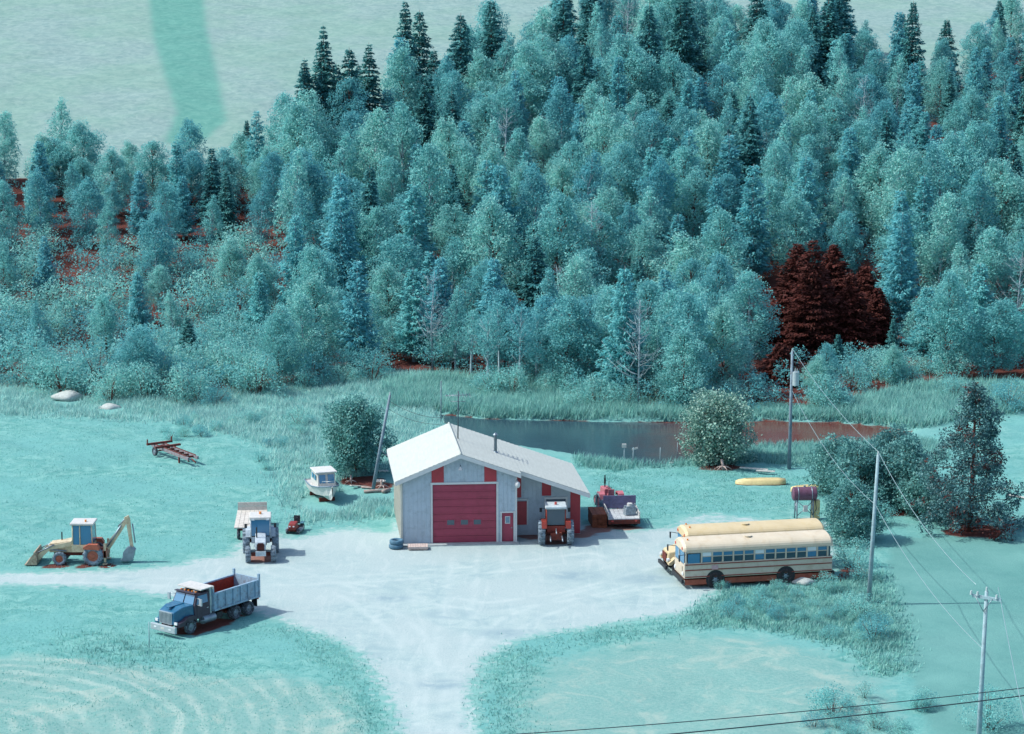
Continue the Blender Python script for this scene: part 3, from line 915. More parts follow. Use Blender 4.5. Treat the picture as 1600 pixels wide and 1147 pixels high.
    for s in (1, -1):
        wheel(T, 2.75, s * 1.06, .52, .3, steel, rubber)
        for x in (-1.75, -3.1):
            wheel(T, x, s * .98, .52, .56, steel, rubber)
    return T
dump_truck()

# ================================================================== BACKHOE LOADER
def backhoe():
    f, r = G(93, 884), G(146, 885)
    yaw = math.radians(180)
    T = thing("backhoe_loader", "yellow backhoe loader with white cab roof parked beside the track", "backhoe", G(122, 884) + Vector((0, .9, 0)), yaw)
    yel = M("loader_yellow", C(224, 214, 180), .5, 0, .12, 2, C(190, 150, 120), .4)
    org = M("loader_orange", C(196, 110, 84), .55, 0, .15, 2, C(120, 70, 60), .4)
    b = lambda m, n, mat, par=T, bev=0.0: m.build(n, mat, par, bev)
    b(MB().box(.1, 0, .75, 3.2, .7, .35).box(1.25, 0, .5, .25, 1.6, .2).box(-1.0, 0, .62, .3, 1.5, .3), "chassis", under)
    Hd = b(MB().prism([(.45, .8), (2.0, .8), (2.05, 1.15), (1.95, 1.42), (.45, 1.62)], -.45, .45), "hood", yel, T, .05)
    m = MB()
    for i in range(6):
        m.box(2.06, 0, .86 + i * .07, .03, .7, .03)
    b(m, "grille", black_p, Hd)
    b(MB().cyl((1.25, -.25, 1.5), (1.25, -.25, 2.05), .045, n=8), "exhaust", black_p)
    # cab
    Cb = b(MB().box(-.3, 0, 1.15, 1.45, 1.5, .5), "cab", yel)
    for x in (-.98, -.15, .36):
        for s in (1, -1):
            b(MB().tube([(x, s * .7, 1.35), (x * .95, s * .66, 2.75)], .045, 6), "pillar", yel, Cb)
    for s in (1, -1):
        b(MB().add([(-.94, s * .69, 1.42), (-.2, s * .69, 1.42), (-.19, s * .65, 2.7), (-.9, s * .65, 2.7)], [(0, 1, 2, 3)]).add([(-.1, s * .69, 1.2), (.34, s * .69, 1.2), (.32, s * .65, 2.7), (-.1, s * .65, 2.7)], [(0, 1, 2, 3)]), "side_window", glass, Cb)
    b(MB().add([(.37, -.66, 1.5), (.37, .66, 1.5), (.34, .63, 2.7), (.34, -.63, 2.7)], [(0, 1, 2, 3)]), "windscreen", glass, Cb)
    b(MB().add([(-.99, -.66, 1.5), (-.99, .66, 1.5), (-.94, .63, 2.7), (-.94, -.63, 2.7)], [(0, 1, 2, 3)]), "rear_window", glass, Cb)
    b(MB().box(-.3, 0, 1.65, .5, .5, .12).box(-.5, 0, 2.0, .12, .5, .6), "seat", black_p, Cb)
    b(MB().box(-.3, 0, 2.82, 1.6, 1.55, .16), "cab_roof", white_p, Cb, .05)
    b(MB().cyl((-.5, .3, 2.9), (-.5, .3, 3.05), .07, n=8), "beacon", lamp_a, Cb)
    for s in (1, -1):
        b(MB().prism([(-1.5, 1.25), (-1.35, 1.48), (-.75, 1.5), (-.4, 1.3), (-.4, 1.18), (-1.5, 1.1)], s * .62, s * 1.08), "fender", org)
        b(MB().box(2.06, s * .3, 1.28, .04, .16, .12), "headlight", lamp_w)
        wheel(T, -1.02, s * .82, .68, .42, org, rubber_pale, 14)
        wheel(T, 1.27, s * .75, .46, .3, org, rubber_pale, 12)
    # loader arms and bucket
    for s in (1, -1):
        b(MB().prism([(.35, 1.45), (.5, 1.6), (2.0, 1.3), (2.9, .55), (2.85, .32), (2.65, .35), (1.9, 1.05), (.4, 1.3)], s * .52, s * .64), "loader_arm", yel)
        b(MB().tube([(.8, s * .58, .95), (2.05, s * .58, 1.05)], .05).tube([(1.6, s * .66, 1.4), (2.75, s * .66, .85)], .04), "lift_cylinder", steel)
    Bk = b(MB().prism([(2.75, .1), (3.55, .06), (3.6, .1), (3.0, .18), (2.86, .4), (2.95, .95), (2.85, .98), (2.72, .5)], -1.05, 1.05), "bucket", M("bucket_worn", C(196, 184, 160), .6, .2, .2, 3, C(130, 84, 70), .6))
    for s in (1, -1):
        b(MB().prism([(2.75, .1), (3.5, .1), (2.9, .95), (2.75, .55)], s * 1.02, s * 1.06), "bucket_side", MATS["bucket_worn"], Bk)
    # hoe
    b(MB().box(-1.75, 0, .75, .3, 1.5, .5).box(-1.5, 0, .8, .4, .5, .5), "swing_frame", org)
    b(MB().prism([(-1.75, .9), (-1.6, 1.15), (-2.5, 2.5), (-3.15, 3.7), (-3.32, 3.72), (-3.25, 3.3), (-2.75, 2.3), (-2.05, .95)], -.13, .13).xform(lambda x, y, z: (x, y, .9 + (z - .9) * .78)), "boom", yel)
    b(MB().prism([(-3.05, 3.75), (-3.35, 3.95), (-3.45, 3.6), (-3.52, 2.3), (-3.62, 1.15), (-3.42, 1.1), (-3.3, 2.3), (-3.18, 3.4)], -.1, .1).xform(lambda x, y, z: (x, y, .9 + (z - .9) * .78)), "dipper_arm", yel)
    b(MB().tube([(-1.9, .18, 1.2), (-2.85, .18, 3.1)], .06).tube([(-2.6, -.18, 2.9), (-3.2, -.18, 3.75)], .055).tube([(-3.6, 0, 3.2), (-3.75, 0, 1.5)], .05).xform(lambda x, y, z: (x, y, .9 + (z - .9) * .78)), "hydraulic_ram", steel)
    b(MB().prism([(-3.45, 1.2), (-3.75, .9), (-3.6, .25), (-3.1, .12), (-2.75, .2), (-2.9, .3), (-2.95, .75), (-3.1, .95)], -.3, .3), "hoe_bucket", steel)
    for s in (1, -1):
        b(MB().box(-1.8, s * .68, .85, .14, .14, 1.3).box(-1.8, s * .75, .1, .3, .3, .06), "stabiliser", yel)
    return T
backhoe()

# ================================================================== TRACTORS
def cab_tractor(name, label, loc, yaw, paint, roof, rim, frontgl, duals=False, r_rear=.85, beacon=lamp_a):
    T = thing(name, label, "tractor", loc, yaw)
    b = lambda m, n, mat, par=T, bev=0.0: m.build(n, mat, par, bev)
    b(MB().box(.6, 0, .78, 3.0, .5, .4).box(2.0, 0, .55, .25, 1.3, .2).cyl((-.55, -.75, r_rear), (-.55, .75, r_rear), .14, n=10).box(-1.0, 0, .7, .4, .8, .5), "chassis", under)
    Hd = b(MB().prism([(.55, .95), (2.45, .92), (2.5, 1.2), (2.42, 1.5), (.55, 1.68)], -.36, .36), "hood", paint, T, .06)
    Gr = b(MB().box(2.5, 0, 1.18, .05, .5, .5), "grille", under, Hd)
    m = MB()
    for i in range(5):
        m.box(2.535, -.2 + .1 * i, 1.18, .02, .025, .48)
    b(m, "grille_bar", black_p, Hd)
    b(MB().box(2.2, 0, .72, .7, .55, .3).box(2.58, 0, .72, .12, .7, .32), "front_weight", paint)
    b(MB().cyl((1.5, -.26, 1.5), (1.5, -.26, 2.3), .05, n=8), "exhaust", black_p)
    for s in (1, -1):
        b(MB().box(2.52, s * .26, 1.42, .04, .14, .1), "headlight", lamp_w, Hd)
    Cb = b(MB().box(-.15, 0, 1.15, 1.35, 1.25, .45), "cab", paint)
    for x in (-.8, .5):
        for s in (1, -1):
            b(MB().tube([(x, s * .64, 1.3), (x * .95, s * .66, 2.6)], .05, 6), "pillar", paint, Cb)
    zz = 2.58
    b(MB().add([(.53, -.6, 1.45), (.53, .6, 1.45), (.49, .62, zz), (.49, -.62, zz)], [(0, 1, 2, 3)]), "windscreen", frontgl, Cb)
    b(MB().add([(-.83, -.6, 1.45), (-.83, .6, 1.45), (-.78, .62, zz), (-.78, -.62, zz)], [(0, 1, 2, 3)]), "rear_window", frontgl, Cb)
    for s in (1, -1):
        b(MB().add([(-.76, s * .645, 1.4), (.46, s * .645, 1.4), (.44, s * .665, zz), (-.74, s * .665, zz)], [(0, 1, 2, 3)]), "side_window", frontgl, Cb)
    b(MB().box(-.15, 0, 1.5, .45, .5, .12).box(-.38, 0, 1.85, .12, .5, .6), "seat", black_p, Cb)
    b(MB().box(-.15, 0, 2.68, 1.6, 1.5, .2), "cab_roof", roof, Cb, .06)
    b(MB().cyl((-.3, 0, 2.78), (-.3, 0, 2.95), .09, n=10), "beacon", beacon, Cb)
    for s in (1, -1):
        b(MB().box(.66, s * .5, 2.62, .06, .2, .1), "work_light", lamp_w, Cb)
        b(MB().tube([(.5, s * .7, 2.3), (.6, s * .98, 2.3)], .018).box(.6, s * 1.0, 2.18, .05, .18, .3), "mirror", black_p, Cb)
        b(MB().prism([(-1.3, 1.3), (-1.1, 1.72), (-.55, 1.82), (0, 1.72), (.25, 1.3), (.1, 1.3), (-.1, 1.6), (-.55, 1.7), (-1.0, 1.6), (-1.15, 1.3)], s * .66, s * 1.02), "fender", paint)
        wheel(T, -.55, s * 1.0, r_rear, .48, rim, rubber_pale, 16)
        if duals:
            wheel(T, -.55, s * 1.5, r_rear, .42, rim, rubber_pale, 16)
        wheel(T, 2.0, s * .86, .56, .36, rim, rubber_pale, 14)
    b(MB().tube([(-1.1, .4, .75), (-1.9, .42, .55)], .05).tube([(-1.1, -.4, .75), (-1.9, -.42, .55)], .05).tube([(-.9, 0, 1.2), (-1.6, 0, 1.0)], .04), "linkage", steel)
    return T
t_white = M("tractor_white", C(206, 222, 232), .4, 0, .08, 2, C(120, 150, 170), .4)
t_red = M("tractor_oxide", C(150, 52, 40), .6, 0, .2, 2, C(90, 60, 60), .4)
cab_tractor("tractor", "tractor with white cab roof facing the drive beside a white wagon", G(408, 878) + Vector((-.22, 2.0, 0)), math.radians(-84), t_white, white_p, under, glass)
cab_tractor("tractor", "tractor backed out of the lean-to, its rear wheels towards the yard", G(868, 851) + Vector((0, .7, 0)), math.radians(92), t_red, M("roof_ice", C(206, 222, 228), .5), t_red, glass_d, beacon=lamp_r)

# white wagon behind the left tractor
def wagon():
    T = thing("farm_wagon", "long white flat wagon standing behind the left tractor", "wagon", G(380, 842) + Vector((.35, 2.0, 0)), math.radians(-86))
    b = lambda m, n, mat, par=T: m.build(n, mat, par)
    pale = M("wagon_white", C(224, 222, 214), .7, 0, .08, 2, C(180, 170, 160), .4)
    for i in range(7):
        b(MB().box(0, -.93 + .31 * i, .95, 5.2, .29, .07), "deck_plank", pale)
    b(MB().box(0, .5, .82, 5.1, .12, .2).box(0, -.5, .82, 5.1, .12, .2).box(2.0, 0, .7, .2, 1.6, .16).box(-2.0, 0, .7, .2, 1.6, .16).tube([(2.9, 0, .6), (4.2, 0, .5)], .05), "frame", under)
    for z in (1.12, 1.42):
        b(MB().box(-2.56, 0, z, .07, 2.1, .27), "end_board", pale)
    for x in (-2.0, 2.0):
        for s in (1, -1):
            wheel(T, x, s * .8, .38, .22, steel, rubber)
wagon()

# riding mower
def mower():
    T = thing("riding_mower", "small dark red riding mower on the grass between tractor and boat", "mower", G(461, 831), math.radians(-100))
    b = lambda m, n, mat, par=T, bev=0.0: m.build(n, mat, par, bev)
    rd = M("mower_red", C(150, 52, 48), .5, 0, .15)
    b(MB().box(0, 0, .3, 1.5, .5, .14).cyl((.55, -.4, .2), (.55, .4, .2), .04, n=6), "chassis", under)
    Hd = b(MB().prism([(.15, .35), (.85, .35), (.88, .55), (.8, .78), (.15, .85)], -.26, .26), "hood", rd, T, .04)
    b(MB().box(.88, .14, .6, .03, .12, .08).box(.88, -.14, .6, .03, .12, .08), "headlight", lamp_w, Hd)
    b(MB().box(-.4, 0, .62, .42, .45, .1).box(-.6, 0, .85, .1, .45, .42), "seat", black_p)
    b(MB().tube([(.12, 0, .8), (-.08, 0, 1.02)], .02).lathe([(.15, -.012), (.18, -.012), (.18, .012), (.15, .012)], (-.08, 0, 1.03), 'z', 14), "steering_wheel", black_p)
    b(MB().box(.1, 0, .22, .8, 1.15, .16), "cutting_deck", steel, T, .03)
    for s in (1, -1):
        b(MB().box(-.55, s * .38, .58, .6, .26, .05), "fender", M("mower_teal", C(80, 140, 160), .5))
        wheel(T, -.55, s * .38, .26, .24, white_p, rubber)
        wheel(T, .6, s * .4, .18, .16, white_p, rubber)
mower()

# ================================================================== OLD TRACTOR AND TRAILER BESIDE THE LEAN-TO
def old_tractor():
    T = thing("old_tractor", "faded red open tractor with upright exhaust behind the flat trailer", "tractor", G(952, 800) + Vector((0, .8, 0)), math.radians(100))
    b = lambda m, n, mat, par=T, bev=0.0: m.build(n, mat, par, bev)
    pink = M("faded_red", C(206, 120, 132), .6, 0, .15, 2, C(150, 90, 100), .4)
    b(MB().box(.4, 0, .75, 2.6, .4, .35).box(1.6, 0, .5, .2, 1.2, .16).cyl((-.5, -.7, .7), (-.5, .7, .7), .12, n=8), "chassis", under)
    b(MB().prism([(.3, .9), (1.85, .9), (1.9, 1.15), (1.75, 1.42), (.3, 1.5)], -.28, .28), "hood", pink, T, .06)
    b(MB().box(1.92, 0, 1.12, .05, .4, .5), "grille", steel)
    b(MB().cyl((1.2, .05, 1.4), (1.2, .05, 2.35), .05, n=8).cyl((1.2, .05, 1.7), (1.2, .05, 2.1), .08, n=8), "exhaust", black_p)
    b(MB().cyl((.7, -.15, 1.45), (.7, -.15, 2.0), .025, n=6), "air_stack", black_p)
    b(MB().box(-.55, 0, 1.25, .4, .48, .1).box(-.75, 0, 1.5, .08, .46, .4), "seat", pink)
    b(MB().tube([(.3, 0, 1.35), (-.05, 0, 1.65)], .025).lathe([(.19, -.015), (.22, -.015), (.22, .015), (.19, .015)], (-.06, 0, 1.67), 'z', 16), "steering_wheel", black_p)
    for s in (1, -1):
        b(MB().prism([(-1.15, 1.0), (-1.0, 1.4), (-.5, 1.52), (0, 1.4), (.1, 1.1), (0, 1.1), (-.15, 1.3), (-.5, 1.4), (-.95, 1.3), (-1.05, 1.0)], s * .5, s * .92), "fender", pink)
        wheel(T, -.5, s * .78, .72, .36, pink, rubber_pale, 14)
        wheel(T, 1.6, s * .66, .38, .2, pink, rubber, 0)
old_tractor()

def flat_trailer():
    T = thing("flat_trailer", "grey tandem trailer with tall headboard and white rails by the lean-to", "trailer", G(973, 827) + Vector((0, 1.6, 0)), math.radians(94))
    b = lambda m, n, mat, par=T: m.build(n, mat, par)
    mauve = M("headboard_mauve", C(124, 122, 158), .7, 0, .15, 2, C(90, 80, 100), .4)
    pale = M("trailer_deck", C(206, 216, 220), .8, 0, .12, 2, C(150, 150, 160), .5)
    for i in range(7):
        b(MB().box(0, -.96 + .32 * i, .72, 3.0, .3, .07), "deck_plank", pale)
    b(MB().box(0, .7, .58, 3.0, .12, .2).box(0, -.7, .58, 3.0, .12, .2).box(-1.5, 0, .52, .12, 2.3, .3).box(1.5, 0, .6, .1, 2.2, .2).tube([(1.5, 0, .55), (2.6, 0, .5)], .05), "frame", under)
    for z in (.95, 1.27, 1.59):
        b(MB().box(1.5, 0, z, .08, 2.4, .3), "headboard_plank", mauve)
    for s in (1, -1):
        b(MB().box(0, s * 1.12, 1.1, 3.0, .06, .14).box(0, s * 1.12, .85, 3.0, .05, .1), "side_rail", white_p)
        for x in (-1.42, -.5, .5):
            b(MB().box(x, s * 1.12, .95, .08, .08, .5), "stake", white_p)
        wheel(T, -.4, s * .98, .36, .22, steel, rubber)
        wheel(T, .42, s * .98, .36, .22, steel, rubber)
        b(MB().box(-1.57, s * .85, .6, .03, .16, .1), "tail_light", lamp_r)
    E = thing("engine_block", "scrap engine with pulleys standing on the flat trailer", "engine", T.location + Vector((.55, -.35, .757)), .4)
    b2 = lambda m, n, mat: m.build(n, mat, E)
    b2(MB().box(0, 0, .28, .8, .45, .5).box(0, .15, .6, .7, .16, .16).box(0, -.15, .6, .7, .16, .16), "block", M("engine_grey", C(160, 178, 190), .5, .3, .3, 5))
    b2(MB().cyl((.42, 0, .35), (.52, 0, .35), .18, n=12).cyl((.42, .1, .68), (.5, .1, .68), .1, n=10), "pulley", steel)
    b2(MB().cyl((0, 0, .66), (0, 0, .86), .2, n=12), "air_filter", white_p)
    b2(MB().tube([(-.3, .3, .5), (0, .34, .42), (.3, .3, .5)], .05), "manifold", under)
flat_trailer()

# ================================================================== BUSES
rubber_k = M('rubber_dark', C(52, 50, 54), .85, 0, .2, 3, C(90, 90, 96), .3)
def bus(label, loc, yaw, L, H, conventional, name="school_bus"):
    T = thing(name, label, "bus", loc, yaw, "school buses parked side by side")
    b = lambda m, n, mat, par=T, bev=0.0: m.build(n, mat, par, bev)
    cream = M("bus_roof_cream", C(232, 222, 198), .5, 0, .05, 1.0, C(214, 190, 150), .25)
    yel = M("bus_roof_ochre", C(228, 212, 172), .5, 0, .05, 1.0, C(214, 190, 130), .25)
    side = M("bus_side_tan", C(222, 214, 196), .5, 0, .05, 1.2, C(190, 170, 140), .3)
    skirt = M("bus_skirt_shade", C(170, 92, 70), .7, 0, .15, 2, C(120, 60, 50), .4)  # red-brown band paints the shade along the lower side
    strip = M("bus_rub_rail", C(150, 70, 60), .5, 0, .1)
    w = 1.2
    xf, xr = L / 2, -L / 2
    zb, zw0, zw1 = .6, 1.72, 2.42
    roofm = yel if conventional else cream
    # body below windows, with wheel arches cut by separate skirts
    b(MB().box(0, 0, (zb + zw0) / 2 + .05, L, 2 * w, zw0 - zb - .1), "body", side, T, .04)
    wf, wr = (L / 2 - 2.1, -L / 2 + 3.2) if not conventional else (L / 2 + .45, -L / 2 + 2.9)
    for s in (1, -1):
        xs_ = sorted([xr + .05, wr - .55, wr + .55] + ([wf - .55, wf + .55] if not conventional else []) + [xf - .05])
        for a, c in zip(xs_[::2], xs_[1::2]):
            b(MB().box((a + c) / 2, s * (w - .04), .44, c - a, .06, .34), "skirt", skirt)
        for z in (.8, 1.25, 1.62):
            b(MB().box(0, s * (w + .015), z, L - .1, .035, .06), "rub_rail", strip)
        # windows between posts
        n = 12
        a0, a1 = xr + .35, xf - 1.15
        pitch = (a1 - a0) / n
        b(MB().box((xr + xf) / 2 - .2, s * (w - .06), (zw0 + zw1) / 2, L - .7, .04, zw1 - zw0), "window_back", M_glass("bus_glass_back", (.03, .06, .09)))
        for i in range(n + 1):
            b(MB().box(a0 + i * pitch, s * (w - .02), (zw0 + zw1) / 2, .1, .06, zw1 - zw0), "post", side)
        b(MB().box(0, s * (w - .02), zw1 + .03, L - .05, .07, .1), "top_rail", side)
        for i in range(n):
            c = a0 + (i + .5) * pitch
            Wd = b(MB().box(c, s * (w - .035), zw0 + .4, pitch - .12, .03, .05), "window", side)
            up, lo = ((glass, glass_d) if (i * 7 + 3) % 5 else (lamp_w, glass))
            b(MB().box(c, s * (w - .038), zw0 + .2, pitch - .12, .015, .34), "pane", lo, Wd)
            b(MB().box(c, s * (w - .038), zw0 + .56, pitch - .12, .015, .26), "pane", up, Wd)
        # driver's window
        b(MB().box(xf - .62, s * (w - .03), zw0 + .3, .8, .04, .62), "driver_window", glass)
        b(MB().box(xf - .05 - .05, s * (w - .03), (zw0 + zw1) / 2, .1, .08, zw1 - zw0), "corner_post", side)
        wheel(T, wr, s * (w - .1), .52, .34, steel, rubber_k)
        b(MB().cyl((wr, s * (w - .02), .56), (wr, s * (w + .012), .56), .64, n=20), "wheel_arch", black_p)
        wheel(T, wf, s * (w - .08), .52, .3, steel, rubber_k)
        if not conventional:
            b(MB().cyl((wf, s * (w - .02), .56), (wf, s * (w + .012), .56), .64, n=20), "wheel_arch", black_p)
        b(MB().box(xr - .02, s * .9, 1.2, .05, .2, .2), "tail_light", lamp_r)
        b(MB().tube([(xf - .1, s * 1.15, 2.3), (xf + .4, s * 1.4, 2.35)], .02).box(xf + .42, s * 1.42, 2.15, .06, .2, .4), "mirror", black_p)
    b(MB().box(0, 0, .55, L - .4, 1.2, .25), "chassis", under)
    # rounded roof
    prof = [(-w, zw1 + .06)] + [(-w * math.cos(t), zw1 + .08 + (H - zw1 - .08) * math.sin(t) ** .8) for t in np.linspace(.12, math.pi - .12, 15)] + [(w, zw1 + .06)]
    prof = [(y, z) for y, z in prof][::-1]
    Rf = b(MB().prismx(prof, xr + .12, xf - .12), "roof", roofm)
    small = [(y * .93, zw1 + .06 + (z - zw1 - .06) * .8) for y, z in prof]
    n = len(prof)
    for xa, xb in ((xf - .12, xf + .05), (xr + .12, xr - .02)):
        fs = [(i, (i + 1) % n, n + (i + 1) % n, n + i) for i in range(n)] + [list(range(n, 2 * n))]
        if xb > xa:
            fs = [tuple(q) for q in fs]
        b(MB().add([(xa, y, z) for y, z in prof] + [(xb, y, z) for y, z in small], fs), "roof_cap", roofm, Rf)
    m = MB()
    for x in np.arange(xr + 1.2, xf - 1, 1.55):
        pr = [(y * 1.005, z + .012) for y, z in prof[1:-1]]
        k = len(pr)
        m.add([(x, y, z) for y, z in pr] + [(x + .05, y, z) for y, z in pr], [(i, i + 1, k + i + 1, k + i) for i in range(k - 1)])
    b(m, "roof_seam", roofm, Rf)
    for s in (.8, -.8):
        b(MB().cyl((xf + .02, s, zw1 + .22), (xf + .08, s, zw1 + .22), .1, n=12), "warning_lamp", lamp_r)
        b(MB().cyl((xf - .4, s * .55, H - .1), (xf - .4, s * .55, H + .06), .06, n=8), "clearance_lamp", lamp_a, Rf)
    # front
    b(MB().box(xf - .03, 0, (zw0 + zw1) / 2 - .05, .06, 2 * w - .3, zw1 - zw0 + .1), "windscreen", glass)
    b(MB().box(xf, 0, (zw0 + zw1) / 2 - .05, .1, .08, zw1 - zw0 + .1), "windscreen_bar", side)
    b(MB().box(xr + .03, 0, 1.95, .06, 1.0, .8).box(xr - .01, 0, 1.1, .04, .9, .7), "rear_door", side)
    b(MB().box(xf + (.1 if not conventional else 1.3), 0, .55, .16, 2 * w - (.5 if conventional else 0), .24), "bumper", black_p)
    b(MB().box(xr - .08, 0, .55, .16, 2 * w, .26), "bumper", black_p)
    if conventional:
        Hd = b(MB().add([(xf, .92, .75), (xf, -.92, .75), (xf + 1.2, -.72, .75), (xf + 1.2, .72, .75), (xf, .9, 1.75), (xf, -.9, 1.75), (xf + 1.1, -.66, 1.5), (xf + 1.1, .66, 1.5)],
                        [(0, 3, 2, 1), (4, 5, 6, 7), (0, 4, 7, 3), (1, 2, 6, 5), (2, 3, 7, 6), (0, 1, 5, 4)]), "hood", roofm, T, .08)
        b(MB().box(xf + 1.2, 0, 1.12, .05, .9, .55), "grille", under, Hd)
        for s in (1, -1):
            b(MB().cyl((xf + 1.1, s * .86, 1.05), (xf + 1.26, s * .86, 1.05), .12, n=12), "headlight", lamp_w)
            b(MB().prism([(xf, .75), (xf, 1.1), (xf + .3, 1.22), (xf + .8, 1.2), (xf + 1.05, 1.0), (xf + 1.2, .9), (xf + 1.2, .75), (xf + 1.0, .75), (xf + .8, 1.0), (xf + .3, 1.0), (xf + .05, .75)], s * .76, s * 1.2), "fender", roofm)
    else:
        b(MB().box(xf + .03, 0, 1.15, .04, 1.5, .6), "front_panel", side)
        for s in (1, -1):
            b(MB().cyl((xf + .02, s * .92, 1.0), (xf + .07, s * .92, 1.0), .13, n=12), "headlight", lamp_w)
        b(MB().box(xf - 2.05, w + .03, 1.38, .42, .03, .26), "side_sign", M("sign_rose", C(214, 180, 186), .5))
    b(MB().cyl((.5, .3, H), (.5, .3, H + .05), .25, n=12), "roof_hatch", roofm, Rf)
    return T
a, c = G(1069, 921), G(1300, 908)
yaw = math.atan2(a.y - c.y, a.x - c.x)
Lb = (a - c).length
Rb = Matrix.Rotation(yaw, 3, 'Z')
mid = (a + c) / 2
bus("cream school bus with a flat front, nearest the drive", mid + Rb @ Vector((0, -1.2, 0)), yaw, Lb, 3.12, False)
bus("school bus with an ochre roof and hood behind the flat-fronted bus", mid + Rb @ Vector((-.8, -4.4, 0)), yaw, Lb - .5, 3.1, True)

def shade_boards():  # added boards standing in for the brown shade beside the lean-to
    T = thing("shade_boards", "brown boards added to darken the shade between lean-to and trailer", "boards", G(934, 822) + Vector((0, .6, 0)), math.radians(96))
    w = M("board_shade_brown", C(150, 84, 58), .85, 0, .2, 2, C(110, 60, 44), .5)
    for k in range(5):
        for j in range(3):
            MB().box(.05 * (k % 2), -.36 + .36 * j, .1 + .2 * k, 2.4 - .1 * ((k + j) % 3), .34, .18).build("board", w, T)
shade_boards()

# ================================================================== BOAT ON THE GRASS
def cabin_boat():
    T = thing("cabin_boat", "small white cabin boat drawn up on the grass near the garage", "boat", G(518, 789) + Vector((-.75, 2.2, 0)), math.radians(-72))
    b = lambda m, n, mat, par=T, bev=0.0: m.build(n, mat, par, bev)
    hullw = M("hull_white", C(236, 238, 236), .4, 0, .05, 1.5, C(190, 200, 205), .3)
    # hull sections (x, half beam at gunwale, half beam at chine, keel z, chine z, gunwale z)
    S = [(-2.3, .95, .8, .28, .45, 1.05), (-1.0, 1.05, .85, .22, .42, 1.05), (.4, 1.05, .75, .2, .45, 1.12), (1.5, .8, .45, .22, .55, 1.25), (2.3, .4, .16, .34, .72, 1.4), (2.75, .04, .02, .62, .95, 1.5)]
    vs, fs = [], []
    for x, bg_, bc, kz, cz, gz in S:
        vs += [(x, bg_, gz), (x, bc, cz), (x, 0, kz), (x, -bc, cz), (x, -bg_, gz)]
    for i in range(len(S) - 1):
        for j in range(4):
            fs.append((i * 5 + j, i * 5 + j + 1, (i + 1) * 5 + j + 1, (i + 1) * 5 + j))
    fs.append((0, 4, 3, 2, 1))
    b(MB().add(vs, fs), "hull", hullw)
    dk, df = [], []
    for x, bg_, bc, kz, cz, gz in S:
        dk += [(x, bg_ - .03, gz - .08), (x, -bg_ + .03, gz - .08)]
    for i in range(len(S) - 1):
        df.append((i * 2, i * 2 + 1, i * 2 + 3, i * 2 + 2))
    b(MB().add(dk, df), "deck", white_p)
    for s in (1, -1):
        b(MB().tube([(x, s * (bg_ + .01), gz) for x, bg_, bc, kz, cz, gz in S], .045, 6), "gunwale", M("gunwale_blue", C(120, 150, 172), .5))
    b(MB().add([(-.9, .8, 1.0), (1.15, .68, 1.0), (1.15, -.68, 1.0), (-.9, -.8, 1.0), (-.85, .72, 2.15), (.85, .64, 2.15), (.85, -.64, 2.15), (-.85, -.72, 2.15)],
               [(0, 1, 5, 4), (1, 2, 6, 5), (2, 3, 7, 6), (3, 0, 4, 7), (4, 5, 6, 7)]), "cabin", white_p)
    b(MB().box(0, 0, 2.2, 2.0, 1.65, .1), "cabin_roof", hullw, T, .03)
    for s in (.33, -.33):
        b(MB().add([(1.075, s - .24, 1.4), (1.075, s + .24, 1.4), (.91, s + .24, 2.02), (.91, s - .24, 2.02)], [(0, 1, 2, 3)]).xform(lambda x, y, z: (x + .03, y, z)), "front_window", glass)
    for s in (1, -1):
        for x in (-.45, .3):
            b(MB().box(x, s * .745, 1.75, .5, .03, .4), "side_window", glass)
    b(MB().tube([(1.5, .55, 1.2), (1.7, .5, 1.7), (2.5, .18, 1.85), (2.5, -.18, 1.85), (1.7, -.5, 1.7), (1.5, -.55, 1.2)], .02), "bow_rail", chrome)
    b(MB().box(-2.4, 0, .9, .25, .35, .7), "outboard_motor", black_p)
    b(MB().box(-1.2, 0, .14, .15, 1.6, .28).box(1.0, 0, .14, .15, 1.2, .28), "keel_block", under)
cabin_boat()

# ================================================================== LOG TRAILER
def log_trailer():
    p0, p1 = G(236, 702), G(312, 732)
    yaw = math.atan2(p1.y - p0.y, p1.x - p0.x)
    T = thing("log_trailer", "rusty bare trailer frame with cross bunks lying on the grass", "trailer", (p0 + p1) / 2, yaw)
    b = lambda m, n, mat, par=T: m.build(n, mat, par)
    wood = M("weathered_timber", C(150, 150, 158), .85, 0, .2, 3, C(110, 70, 60), .5)
    rus = M("frame_rust", C(122, 62, 54), .85, 0, .25, 3, C(90, 60, 60), .5)
    for s in (1, -1):
        b(MB().box(0, s * .42, .62, 6.6, .14, .24), "rail", wood)
        b(MB().box(0, s * .42, .79, 5.8, .06, .06), "rail_edge", rus)
    for i in range(7):
        b(MB().box(-2.5 + i * .85, 0, .63, .1, .8, .16), "crossbar", rus)
    for x in (-2.75, -1.25):
        b(MB().box(x, 0, .84, .2, 2.3, .16), "bunk", rus)
    for s in (1, -1):
        wheel(T, -1.9, s * .85, .38, .22, steel, rubber)
        b(MB().box(-2.75, s * 1.1, 1.05, .1, .08, .4), "stake", rus)
    b(MB().cyl((-1.9, -.8, .38), (-1.9, .8, .38), .06, n=8).tube([(3.0, 0, .55), (3.7, 0, .35)], .06).box(1.6, .42, .25, .12, .12, .5).box(1.6, -.42, .25, .12, .12, .5), "axle", rus)
log_trailer()

